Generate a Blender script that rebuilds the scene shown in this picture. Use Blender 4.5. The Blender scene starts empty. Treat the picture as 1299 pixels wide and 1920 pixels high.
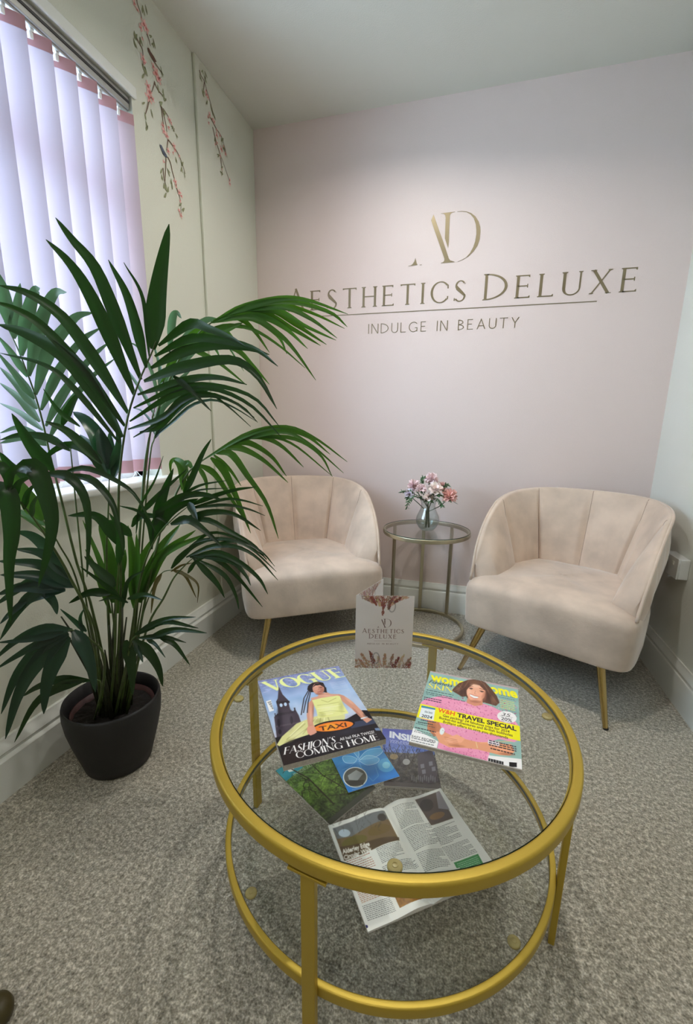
import bpy, bmesh, math, random
import numpy as np
from mathutils import Vector, Matrix, noise
random.seed(7)
sc = bpy.context.scene
COL = sc.collection
# ------------------------------------------------------------------ camera
F_PX, YAW, PITCH, ROLL = 816.8, -.2751, .2247, .0143
CAM = np.array([1.2837, -2.5227, 1.1006]); PPX, PPY = 649.95, 979.87
cy_, sy_, cp_, sp_ = math.cos(YAW), math.sin(YAW), math.cos(PITCH), math.sin(PITCH)
FWD = np.array([sy_*cp_, cy_*cp_, -sp_]); R0 = np.array([cy_, -sy_, 0.]); U0 = np.cross(R0, FWD)
RGT = math.cos(ROLL)*R0+math.sin(ROLL)*U0; UPV = -math.sin(ROLL)*R0+math.cos(ROLL)*U0
cam = bpy.data.cameras.new('camera'); cam_o = bpy.data.objects.new('camera', cam); COL.objects.link(cam_o)
M = Matrix([[RGT[i], UPV[i], -FWD[i], CAM[i]] for i in range(3)]+[[0, 0, 0, 1]])
cam_o.matrix_world = M
cam.sensor_fit = 'VERTICAL'; cam.sensor_height = 36; cam.lens = F_PX/1920*36
cam.shift_x = -(PPX-649.5)/1920; cam.shift_y = (PPY-960)/1920
cam.clip_start = .02
sc.camera = cam_o
# ------------------------------------------------------------------ light, exposure
sc.view_settings.view_transform = 'Standard'; sc.view_settings.look = 'None'
sc.view_settings.gamma = 1; sc.view_settings.use_curve_mapping = False
sc.view_settings.exposure = -0.08
sc.cycles.use_denoising = True
sc.cycles.max_bounces = 8; sc.cycles.diffuse_bounces = 5; sc.cycles.transparent_max_bounces = 24
sc.cycles.caustics_reflective = False; sc.cycles.caustics_refractive = False
sc.cycles.sample_clamp_indirect = 8
w = bpy.data.worlds.new('overcast_sky'); sc.world = w; w.use_nodes = True
bg = w.node_tree.nodes['Background']; bg.inputs[0].default_value = (.62, .80, 1, 1); bg.inputs[1].default_value = 16.0
def downlight(x, y, power, size=.07, z=2.632, col=(1, .95, .88)):
    l = bpy.data.lights.new('ceiling_light', 'AREA'); l.shape = 'DISK'; l.size = size; l.energy = power; l.color = col
    l.spread = math.radians(150)
    o = bpy.data.objects.new('ceiling_light', l); o.location = (x, y, z); COL.objects.link(o)
    o['label'] = 'unseen recessed ceiling spotlight'; return o
downlight(.84, -.80, 8, .05)
downlight(1.40, -1.05, 7, .05)
downlight(1.1, -2.75, 5)
downlight(1.1, -3.7, 7)  # added fill from the room behind the camera, no known fitting

# ------------------------------------------------------------------ pixel rays onto real planes
def ray(px, py): return FWD+(px-PPX)/F_PX*RGT-(py-PPY)/F_PX*UPV
def onz(px, py, h): d = ray(px, py); return CAM+d*(h-CAM[2])/d[2]
def onx(px, py, X): d = ray(px, py); return CAM+d*(X-CAM[0])/d[0]
def ony(px, py, Y): d = ray(px, py); return CAM+d*(Y-CAM[1])/d[1]
HD = np.array([sy_, cy_, 0.])
def onh(px, py, hd):
    d = ray(px, py); P = CAM+d*hd/(d@HD)
    if P[0] < .06 : P = CAM+d*min(hd/(d@HD), (.06-CAM[0])/d[0])
    return P
# ------------------------------------------------------------------ materials
def srgb(r, g, b):
    f = lambda c: (c/255/12.92 if c/255 <= .04045 else ((c/255+.055)/1.055)**2.4)
    return (f(r), f(g), f(b), 1)
def mat(name, col, rough=.6, metal=0, spec=.5, sheen=0, coat=0, bump=0, bscale=200, var=0, vscale=6, var2=None, trans=0, alpha=1):
    m = bpy.data.materials.new(name); m.use_nodes = True; nt = m.node_tree; b = nt.nodes['Principled BSDF']
    b.inputs['Base Color'].default_value = col; b.inputs['Roughness'].default_value = rough
    b.inputs['Metallic'].default_value = metal; b.inputs['Specular IOR Level'].default_value = spec
    if sheen: b.inputs['Sheen Weight'].default_value = sheen; b.inputs['Sheen Roughness'].default_value = .35
    if coat: b.inputs['Coat Weight'].default_value = coat; b.inputs['Coat Roughness'].default_value = .08
    tc = nt.nodes.new('ShaderNodeTexCoord')
    if var:
        n = nt.nodes.new('ShaderNodeTexNoise'); n.inputs['Scale'].default_value = vscale; n.inputs['Detail'].default_value = 4
        nt.links.new(tc.outputs['Object'], n.inputs['Vector'])
        mx = nt.nodes.new('ShaderNodeMix'); mx.data_type = 'RGBA'
        c2 = var2 or tuple(c*(1-var) for c in col[:3])+(1,)
        mr = nt.nodes.new('ShaderNodeMapRange'); mr.inputs[1].default_value = .35; mr.inputs[2].default_value = .65
        nt.links.new(n.outputs['Fac'], mr.inputs[0]); nt.links.new(mr.outputs[0], mx.inputs[0])
        mx.inputs[6].default_value = col; mx.inputs[7].default_value = c2
        nt.links.new(mx.outputs[2], b.inputs['Base Color'])
    if bump:
        n = nt.nodes.new('ShaderNodeTexNoise'); n.inputs['Scale'].default_value = bscale; n.inputs['Detail'].default_value = 3
        nt.links.new(tc.outputs['Object'], n.inputs['Vector'])
        bp = nt.nodes.new('ShaderNodeBump'); bp.inputs['Strength'].default_value = bump; bp.inputs['Distance'].default_value = .004
        nt.links.new(n.outputs['Fac'], bp.inputs['Height']); nt.links.new(bp.outputs[0], b.inputs['Normal'])
    return m
def glass_mat(name, tint=(.93, .96, .95, 1), refl=1.0, rough=0.0):
    m = bpy.data.materials.new(name); m.use_nodes = True; nt = m.node_tree; nt.nodes.remove(nt.nodes['Principled BSDF'])
    out = nt.nodes['Material Output']; t = nt.nodes.new('ShaderNodeBsdfTransparent'); t.inputs[0].default_value = tint
    g = nt.nodes.new('ShaderNodeBsdfGlossy'); g.inputs['Roughness'].default_value = rough
    fr = nt.nodes.new('ShaderNodeLayerWeight'); fr.inputs[0].default_value = .5
    pw = nt.nodes.new('ShaderNodeMath'); pw.operation = 'POWER'; pw.inputs[1].default_value = 5; nt.links.new(fr.outputs['Facing'], pw.inputs[0])
    mu = nt.nodes.new('ShaderNodeMath'); mu.operation = 'MULTIPLY_ADD'; mu.inputs[1].default_value = .92*refl; mu.inputs[2].default_value = .05*refl
    mx = nt.nodes.new('ShaderNodeMixShader'); nt.links.new(pw.outputs[0], mu.inputs[0]); nt.links.new(mu.outputs[0], mx.inputs[0])
    nt.links.new(t.outputs[0], mx.inputs[1]); nt.links.new(g.outputs[0], mx.inputs[2]); nt.links.new(mx.outputs[0], out.inputs[0])
    return m
def fabric_trans(name, col, tcol, fac=.6):
    m = bpy.data.materials.new(name); m.use_nodes = True; nt = m.node_tree; nt.nodes.remove(nt.nodes['Principled BSDF'])
    out = nt.nodes['Material Output']; d = nt.nodes.new('ShaderNodeBsdfDiffuse'); d.inputs[0].default_value = col
    t = nt.nodes.new('ShaderNodeBsdfTranslucent'); t.inputs[0].default_value = tcol
    mx = nt.nodes.new('ShaderNodeMixShader'); mx.inputs[0].default_value = fac
    nt.links.new(d.outputs[0], mx.inputs[1]); nt.links.new(t.outputs[0], mx.inputs[2]); nt.links.new(mx.outputs[0], out.inputs[0])
    return m
def vcol_mat(name, rough=.35, spec=.5, coat=0):
    m = bpy.data.materials.new(name); m.use_nodes = True; nt = m.node_tree; b = nt.nodes['Principled BSDF']
    a = nt.nodes.new('ShaderNodeVertexColor'); a.layer_name = 'print'; nt.links.new(a.outputs[0], b.inputs['Base Color'])
    b.inputs['Roughness'].default_value = rough; b.inputs['Specular IOR Level'].default_value = spec
    if coat: b.inputs['Coat Weight'].default_value = coat; b.inputs['Coat Roughness'].default_value = .15
    return m
M_ = {}
M_['cream_wall'] = mat('cream_wall_paint', srgb(212, 213, 198), .55, bump=.25, bscale=260)
M_['pink_wall'] = mat('pink_wall_paint', srgb(224, 208, 203), .38, bump=.25, bscale=300)
M_['white_wall'] = mat('pale_wall_paint', srgb(224, 227, 220), .55, bump=.25, bscale=260)
M_['ceiling'] = mat('ceiling_paint', srgb(208, 207, 196), .8, bump=.2, bscale=200)
M_['gloss_white'] = mat('white_gloss_paint', srgb(228, 230, 224), .22)
M_['upvc'] = mat('white_plastic', srgb(225, 228, 228), .3)
M_['alu'] = mat('grey_headrail', srgb(165, 165, 160), .4, metal=.3)
M_['velvet'] = mat('pink_velvet', srgb(216, 196, 178), .8, sheen=.8, var=.22, vscale=8, bump=.15, bscale=90)
M_['seam'] = mat('taupe_seam_shade', srgb(150, 128, 114), .8)  # darker velvet tone, the shade of the seam crease put into colour
M_['gold'] = mat('gold_paint_metal', srgb(192, 164, 62), .40, metal=.5, bump=.05, bscale=500)
M_['leg_gold'] = mat('polished_gold_metal', srgb(190, 164, 108), .18, metal=1)
M_['champagne'] = mat('champagne_brushed_metal', srgb(190, 182, 156), .36, metal=.95)
M_['sign'] = mat('satin_gold_vinyl', srgb(146, 134, 108), .38, metal=.75)
M_['glass'] = glass_mat('table_glass', (.955, .975, .965, 1), .9)
M_['pane'] = glass_mat('window_glass', (.97, .98, .98, 1), .8)
M_['vase'] = glass_mat('vase_glass', (.93, .96, .96, 1), 1.6)
M_['water'] = glass_mat('water', (.90, .93, .93, 1), .7)
M_['glassedge'] = mat('glass_edge', srgb(60, 84, 80), .15)
M_['vane'] = fabric_trans('pink_blind_fabric', srgb(228, 204, 208), srgb(112, 114, 126), .42)
M_['hem'] = fabric_trans('doubled_pink_blind_fabric', srgb(232, 184, 188), srgb(92, 64, 68), .42)
M_['pot'] = mat('matt_charcoal_pot', srgb(28, 28, 30), .6, bump=.1, bscale=300)
M_['soil'] = mat('dark_potting_soil', srgb(28, 22, 19), .95, bump=1, bscale=90, var=.5, vscale=80)
M_['nursery'] = mat('maroon_plastic', srgb(66, 34, 34), .5)
M_['stem'] = mat('palm_stem', srgb(74, 96, 44), .45, var=.4, vscale=25)
M_['trunk'] = mat('palm_sheath', srgb(52, 58, 34), .7, var=.4, vscale=25)
M_['paper'] = mat('page_edge_paper', srgb(196, 190, 180), .7, var=.2, vscale=300)
M_['white_paper'] = mat('white_paper', srgb(232, 230, 226), .6)
M_['rubber'] = mat('clear_gold_pad', srgb(190, 172, 110), .25)
M_['under_shade'] = mat('black_underside_shade', srgb(24, 24, 25), .9)  # near-black colour that deepens the shade under the chairs
M_['dark'] = mat('dark_plastic', srgb(30, 30, 30), .5)
M_['print'] = vcol_mat('glossy_magazine_print', .28, .35, .08)
M_['printm'] = vcol_mat('matt_card_print', .7, .2)
def leafmat(name, c, rough=.34, tr=(60, 130, 30)):
    m = bpy.data.materials.new(name); m.use_nodes = True; nt = m.node_tree; b = nt.nodes['Principled BSDF']
    out = nt.nodes['Material Output']
    b.inputs['Roughness'].default_value = rough; b.inputs['Specular IOR Level'].default_value = .45
    tc = nt.nodes.new('ShaderNodeTexCoord'); n = nt.nodes.new('ShaderNodeTexNoise'); n.inputs['Scale'].default_value = 9
    nt.links.new(tc.outputs['Object'], n.inputs['Vector']); mx = nt.nodes.new('ShaderNodeMix'); mx.data_type = 'RGBA'
    mx.inputs[6].default_value = srgb(*c); mx.inputs[7].default_value = srgb(*[v*.72 for v in c]); nt.links.new(n.outputs['Fac'], mx.inputs[0])
    nt.links.new(mx.outputs[2], b.inputs['Base Color'])
    t = nt.nodes.new('ShaderNodeBsdfTranslucent'); t.inputs[0].default_value = srgb(*tr)
    ms = nt.nodes.new('ShaderNodeMixShader'); ms.inputs[0].default_value = .22
    nt.links.new(b.outputs[0], ms.inputs[1]); nt.links.new(t.outputs[0], ms.inputs[2]); nt.links.new(ms.outputs[0], out.inputs[0])
    return m
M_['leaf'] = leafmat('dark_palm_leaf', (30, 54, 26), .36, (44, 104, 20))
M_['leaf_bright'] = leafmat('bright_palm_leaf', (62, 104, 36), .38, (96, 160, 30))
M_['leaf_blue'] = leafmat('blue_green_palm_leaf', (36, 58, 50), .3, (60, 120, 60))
M_['leaf_back'] = leafmat('backlit_grey_green_leaf', (70, 98, 72), .4, (120, 170, 110))  # lighter leaf copy, backlight from the blind put into its colour
def carpet():
    m = bpy.data.materials.new('grey_loop_carpet'); m.use_nodes = True; nt = m.node_tree; b = nt.nodes['Principled BSDF']
    b.inputs['Roughness'].default_value = .95; b.inputs['Specular IOR Level'].default_value = .15
    b.inputs['Sheen Weight'].default_value = .25
    tc = nt.nodes.new('ShaderNodeTexCoord')
    def nz(s, d=2):
        n = nt.nodes.new('ShaderNodeTexNoise'); n.inputs['Scale'].default_value = s; n.inputs['Detail'].default_value = d
        nt.links.new(tc.outputs['Object'], n.inputs['Vector']); return n
    a = nz(230); a2 = nz(90, 2); v = nt.nodes.new('ShaderNodeTexVoronoi'); v.inputs['Scale'].default_value = 190
    nt.links.new(tc.outputs['Object'], v.inputs['Vector'])
    cr = nt.nodes.new('ShaderNodeValToRGB'); e = cr.color_ramp.elements
    e[0].position = .32; e[0].color = srgb(104, 102, 90); e[1].position = .66; e[1].color = srgb(228, 223, 208)
    k = e.new(.5); k.color = srgb(168, 163, 148)
    ad = nt.nodes.new('ShaderNodeMath'); ad.operation = 'MULTIPLY_ADD'; ad.inputs[1].default_value = .5
    ml = nt.nodes.new('ShaderNodeMath'); ml.operation = 'MULTIPLY'; ml.inputs[1].default_value = .5
    nt.links.new(a2.outputs['Fac'], ml.inputs[0]); nt.links.new(a.outputs['Fac'], ad.inputs[0]); nt.links.new(ml.outputs[0], ad.inputs[2])
    nt.links.new(ad.outputs[0], cr.inputs[0]); nt.links.new(cr.outputs[0], b.inputs['Base Color'])
    bp = nt.nodes.new('ShaderNodeBump'); bp.inputs['Strength'].default_value = .8; bp.inputs['Distance'].default_value = .004
    nt.links.new(v.outputs['Distance'], bp.inputs['Height']); nt.links.new(bp.outputs[0], b.inputs['Normal'])
    return m
M_['carpet'] = carpet()
# ------------------------------------------------------------------ mesh helpers
class MB:
    def __init__(s): s.v = []; s.f = []
    def add(s, vs, fs):
        o = len(s.v); s.v += [tuple(map(float, p)) for p in vs]; s.f += [tuple(i+o for i in f) for f in fs]
    def box(s, a, b, rot=None, org=(0, 0, 0)):
        P = [(x, y, z) for x in (a[0], b[0]) for y in (a[1], b[1]) for z in (a[2], b[2])]
        if rot is not None:
            c, n = math.cos(rot), math.sin(rot); P = [(org[0]+x*c-y*n, org[1]+x*n+y*c, org[2]+z) for x, y, z in P]
        s.add(P, [(0, 1, 3, 2), (4, 6, 7, 5), (0, 4, 5, 1), (2, 3, 7, 6), (0, 2, 6, 4), (1, 5, 7, 3)])
    def grid(s, P, closeu=False, closev=False):
        P = np.asarray(P, float); n, m = P.shape[:2]; fs = []
        for i in range(n if closeu else n-1):
            for j in range(m if closev else m-1):
                a, b = i, (i+1) % n; c, d = j, (j+1) % m; fs.append((a*m+c, a*m+d, b*m+d, b*m+c))
        s.add(P.reshape(-1, 3), fs)
    def tube(s, pts, r, n=8, cap=True):
        pts = [np.array(p, float) for p in pts]; k = len(pts); rr = r if hasattr(r, '__len__') else [r]*k
        ref = np.array([.13, .21, .97]); rings = []
        for i in range(k):
            t = pts[min(i+1, k-1)]-pts[max(i-1, 0)]; t = t/(np.linalg.norm(t)+1e-9)
            a = np.cross(t, ref); la = np.linalg.norm(a)
            if la < .15: a = np.cross(t, np.array([1., 0, 0])); la = np.linalg.norm(a)
            a /= la; b = np.cross(t, a)
            rings.append([pts[i]+rr[i]*(math.cos(q)*a+math.sin(q)*b) for q in np.linspace(0, 2*math.pi, n, endpoint=False)])
        o = len(s.v); s.grid(rings, closev=True)
        if cap: s.f += [tuple(o+j for j in range(n)), tuple(o+(k-1)*n+j for j in reversed(range(n)))]
    def lathe(s, prof, n=48, c=(0, 0, 0)):
        s.grid([[(c[0]+r*math.cos(a), c[1]+r*math.sin(a), c[2]+z) for r, z in prof] for a in np.linspace(0, 2*math.pi, n, endpoint=False)], closeu=True)
    def loop(s, prof, n=96, c=(0, 0, 0)):
        s.grid([[(c[0]+r*math.cos(a), c[1]+r*math.sin(a), c[2]+z) for r, z in prof] for a in np.linspace(0, 2*math.pi, n, endpoint=False)], closeu=True, closev=True)
    def poly(s, pts): s.add(pts, [tuple(range(len(pts)))])
    def build(s, name, m, parent=None, smooth=False, bevel=0, auto=None, sub=0, loc=None):
        me = bpy.data.meshes.new(name); me.from_pydata(s.v, [], s.f); me.validate(); me.update()
        bm = bmesh.new(); bm.from_mesh(me); bmesh.ops.recalc_face_normals(bm, faces=bm.faces); bm.to_mesh(me); bm.free()
        if smooth: me.polygons.foreach_set('use_smooth', [True]*len(me.polygons))
        o = bpy.data.objects.new(name, me); COL.objects.link(o)
        if m is not None: me.materials.append(M_[m] if isinstance(m, str) else m)
        if parent: o.parent = parent
        if bevel:
            b = o.modifiers.new('bevel', 'BEVEL'); b.width = bevel; b.segments = 3; b.limit_method = 'ANGLE'
            me.polygons.foreach_set('use_smooth', [True]*len(me.polygons)); o.modifiers.new('wn', 'WEIGHTED_NORMAL')
        if sub: x = o.modifiers.new('sub', 'SUBSURF'); x.levels = x.render_levels = sub
        if auto: me.set_sharp_from_angle(angle=math.radians(auto))
        if loc is not None: o.location = loc
        return o
def tag(o, label=None, cat=None, group=None, kind=None):
    if label: o['label'] = label
    if cat: o['category'] = cat
    if group: o['group'] = group
    if kind: o['kind'] = kind
    return o
def thing(name, label, cat, loc=(0, 0, 0), rz=0, group=None):
    o = bpy.data.objects.new(name, None); COL.objects.link(o); o.location = loc; o.rotation_euler = (0, 0, rz)
    o.empty_display_size = .05; return tag(o, label, cat, group)
def struct(o): o['kind'] = 'structure'; return o
W, H, YF = 2.1676, 2.64, -4.4
# ------------------------------------------------------------------ room shell
b = MB(); b.box((0, YF, -.05), (W, 0, 0)); struct(b.build('floor', 'carpet'))
b = MB(); b.box((-.2, YF-.1, H), (W+.1, .1, H+.05)); struct(b.build('ceiling', 'ceiling'))
b = MB(); b.box((-.2, 0, -.05), (W+.1, .1, H)); struct(b.build('wall_back', 'pink_wall'))
b = MB(); b.box((W, YF, -.05), (W+.1, 0, H)); struct(b.build('wall_right', 'white_wall'))
b = MB(); b.box((-.2, YF-.1, -.05), (W+.1, YF, H)); struct(b.build('wall_front', 'cream_wall'))
WY0, WY1, WZ0, WZ1 = -2.25, -.93, .862, 2.245
b = MB(); b.box((-.15, YF, -.05), (0, WY0, H)); b.box((-.15, WY1, -.05), (0, 0, H))
b.box((-.15, WY0, -.05), (0, WY1, WZ0)); b.box((-.15, WY0, WZ1), (0, WY1, H)); wl = struct(b.build('wall_left', 'cream_wall'))
b = MB(); b.box((0, -.53, 0), (.014, 0, H)); struct(b.build('trim_1', 'cream_wall', bevel=.004))
def skirting(name, p0, p1, nrm):
    prof = [(0, 0), (.020, 0), (.020, .118), (.017, .124), (.013, .126), (.013, .134), (.016, .140), (.014, .150), (.008, .160), (.006, .172), (0, .172)]
    b = MB(); b.grid([[(p[0]+nrm[0]*d, p[1]+nrm[1]*d, z) for d, z in prof] for p in (p0, p1)], closev=True)
    struct(b.build(name, 'gloss_white', auto=35))
skirting('baseboard_left', (.0, YF), (.0, 0), (1.7, 0)); skirting('baseboard_back', (0, 0), (W, 0), (0, -1)); skirting('baseboard_right', (W, 0), (W, YF), (-1, 0))
# window: frame, pane, sill
b = MB()
for y in (WY0, WY1-.055, (WY0+WY1)/2-.03): b.box((-.13, y, WZ0), (-.085, y+.055, WZ1))
for z in (WZ0, WZ1-.055, 1.86): b.box((-.13, WY0, z), (-.085, WY1, z+.055))
wf = struct(b.build('window_1', 'upvc', bevel=.006))
b = MB(); b.box((-.109, WY0+.05, WZ0+.05), (-.106, WY1-.05, WZ1-.05)); b.build('pane', 'pane', wf)
b = MB(); b.box((-.085, WY0-.10, WZ0-.020), (.055, WY1+.115, WZ0+.006)); b.build('sill', 'gloss_white', wf, bevel=.009)
b = MB(); b.box((-.001, WY0-.02, WZ1-.004), (.012, WY1+.018, WZ1+.034)); struct(b.build('trim_2', 'gloss_white', bevel=.006))
# ------------------------------------------------------------------ vertical blind
bl = thing('vertical_blind', 'pale pink vertical blind with white clips hanging in the daylit window', 'blind', (-.029, WY1, WZ1))
b = MB(); b.box((-.02, -1.31, -.044), (.020, -.004, -.004)); b.box((-.012, -1.31, -.050), (.012, -.006, -.042)); b.build('headrail', 'alu', bl, bevel=.003)
b = MB(); b.box((.0195, -1.31, -.026), (.0225, -.006, -.018)); b.build('rail_groove', 'dark', bl)
VW, VS = .095, .082
for i in range(16):
    yc = -.037-i*VS
    A = math.radians(48)   # vane turned away from the window plane
    dx, dy = math.cos(A)*VW/2, math.sin(A)*VW/2
    def strip(z0, z1, off, nz=2, bow=.004):
        P = []
        for z in np.linspace(z0, z1, nz):
            row = []
            for t in np.linspace(-1, 1, 9):
                bx = bow*(1-t*t); row.append((t*dx+off+bx*math.sin(A), yc+t*dy-bx*math.cos(A), z))
            P.append(row)
        return P
    b = MB(); b.grid(strip(-1.345, -.062, 0)); v = b.build('vane', 'vane', bl, smooth=True)
    b = MB(); b.grid(strip(-.094, -.059, .0012)); b.build('top_hem', 'hem', v, smooth=True)
    b = MB(); b.grid(strip(-1.348, -1.300, .0012)); b.build('weight_pocket', 'hem', v, smooth=True)
    b = MB(); b.box((-.006, yc-.012, -.078), (.006, yc+.012, -.06)); b.box((-.004, yc-.006, -.062), (.004, yc+.006, -.04)); b.box((-.007, yc+.008, -.074), (.007, yc+.022, -.064)); b.build('clip', 'upvc', v, bevel=.002)
    if i < 15:
        b = MB(); b.tube([(.004, yc-VS*t, -1.345-.030*4*t*(1-t)) for t in np.linspace(0, 1, 9)], .0013, 5); b.build('chain', 'upvc', v)
# ------------------------------------------------------------------ socket on the right wall
s_ = thing('wall_socket', 'white double wall socket box on the right wall beside the armchair', 'socket', (W, -.45, .535))
b = MB(); b.box((-.036, -.073, -.043), (0, .073, .043)); b.build('back_box', 'upvc', s_, bevel=.004)
b = MB(); b.box((-.043, -.073, -.043), (-.036, .073, .043)); fp = b.build('face_plate', 'upvc', s_, bevel=.003)
for y in (-.03, .03): b = MB(); b.box((-.047, y-.008, .010), (-.042, y+.008, .026)); b.build('switch', 'gloss_white', fp, bevel=.002)
# ------------------------------------------------------------------ coffee table
TX, TY, TH, LH, TR = 1.142, -1.626, .449, .168, .384
ct = thing('coffee_table', 'large round gold framed two-tier glass coffee table on the carpet', 'table', (TX, TY, 0))
def rr_prof(r0, r1, z0, z1, q=.006, n=4):
    P = []
    for cx, cz, a0 in ((r1-q, z1-q, 0), (r0+q, z1-q, 90), (r0+q, z0+q, 180), (r1-q, z0+q, 270)):
        for k in range(n+1): a = math.radians(a0+90*k/n); P.append((cx+q*math.cos(a), cz+q*math.sin(a)))
    return P
b = MB(); b.loop(rr_prof(TR, TR+.0205, TH-.026, TH+.001, .0055, 6), 160); b.build('top_ring', 'gold', ct, smooth=True)
b = MB(); b.loop([(TR-.004, TH-.014), (TR+.004, TH-.014), (TR+.004, TH-.011), (TR-.004, TH-.011)], 128); b.build('glass_ledge', 'gold', ct, auto=30)
def disc(b, r, z0, z1, n=128):
    b.add([(r*math.cos(a), r*math.sin(a), z) for z in (z0, z1) for a in np.linspace(0, 2*math.pi, n, endpoint=False)], [tuple(range(n, 2*n))])
    return b
b = disc(MB(), TR-.0004, TH-.007, TH-.001); b.v = b.v[128:]; b.f = [tuple(i-128 for i in f) for f in b.f]; gt = b.build('glass_top', 'glass', ct)
b = MB(); b.grid([[((TR-.0006)*math.cos(a), (TR-.0006)*math.sin(a), z) for z in (TH-.009, TH-.0012)] for a in np.linspace(0, 2*math.pi, 128, endpoint=False)], closeu=True); b.build('glass_rim', 'glassedge', gt)
b = MB(); b.loop(rr_prof(TR-.011, TR+.002, LH-.022, LH+.001, .003), 160); b.build('lower_ring', 'gold', ct, smooth=True)
b = disc(MB(), TR-.0115, LH-.008, LH-.002); b.v = b.v[128:]; b.f = [tuple(i-128 for i in f) for f in b.f]; gl = b.build('glass_shelf', 'glass', ct)
b = MB(); b.grid([[((TR-.0117)*math.cos(a), (TR-.0117)*math.sin(a), z) for z in (LH-.009, LH-.002)] for a in np.linspace(0, 2*math.pi, 128, endpoint=False)], closeu=True); b.build('glass_rim', 'glassedge', gl)
for a in (-98, -9.8, 80, 171):
    r = math.radians(a); b = MB(); b.box((TR+.003, -.0125, 0), (TR+.016, .0125, TH-.028), r); lg = b.build('leg', 'gold', ct, bevel=.002)
    b = MB(); b.box((TR+.001, -.034, TH-.034), (TR+.019, .034, TH-.029), r); b.build('leg_plate', 'gold', lg, bevel=.001)
for (px, py, h) in ((740, 1622, TH-.012), (1040, 1345, TH-.012), (437, 1310, TH-.012), (463, 1680, LH-.013), (968, 1772, LH-.013)):
    p = onz(px, py, h); a = math.atan2(p[1]-TY, p[0]-TX); R_ = (TR-.010 if h > .3 else TR-.024)
    b = MB(); b.lathe([(0, .005), (.010, .005), (.012, .003), (.012, 0), (0, 0)], 24, (R_*math.cos(a)-.006*math.cos(a), R_*math.sin(a)-.006*math.sin(a), h-.0005))
    b.lathe([(.0035, .0056), (.005, .0056), (.005, .005)], 16, (R_*math.cos(a)-.006*math.cos(a), R_*math.sin(a)-.006*math.sin(a), h)); b.build('glass_pad', 'rubber', ct, smooth=True)
# ------------------------------------------------------------------ side table
SX, SY, SH, SR = 1.082, -.262, .5640, .2265
st = thing('side_table', 'small round champagne metal side table with a glass top between the two armchairs', 'table', (SX, SY, 0))
b = MB(); b.loop(rr_prof(SR-.014, SR, SH-.024, SH-.0035, .003), 128); b.build('top_ring', 'champagne', st, smooth=True)
b = disc(MB(), SR-.003, SH-.003, SH); b.v = b.v[128:]; b.f = [tuple(i-128 for i in f) for f in b.f]; g = b.build('glass_top', 'glass', st)
b = MB(); b.grid([[((SR-.003)*math.cos(a), (SR-.003)*math.sin(a), z) for z in (SH-.0035, SH-.0001)] for a in np.linspace(0, 2*math.pi, 128, endpoint=False)], closeu=True); b.build('glass_rim', 'glassedge', g)
b = MB(); b.loop(rr_prof(SR-.013, SR+.003, 0, .018, .003), 128); b.build('base_ring', 'champagne', st, smooth=True)
for a in (148, 99, 55):
    b = MB(); b.box((SR-.012, -.0095, .016), (SR-.002, .0095, SH-.022), math.radians(a)); b.build('leg', 'champagne', st, bevel=.0015)
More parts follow.
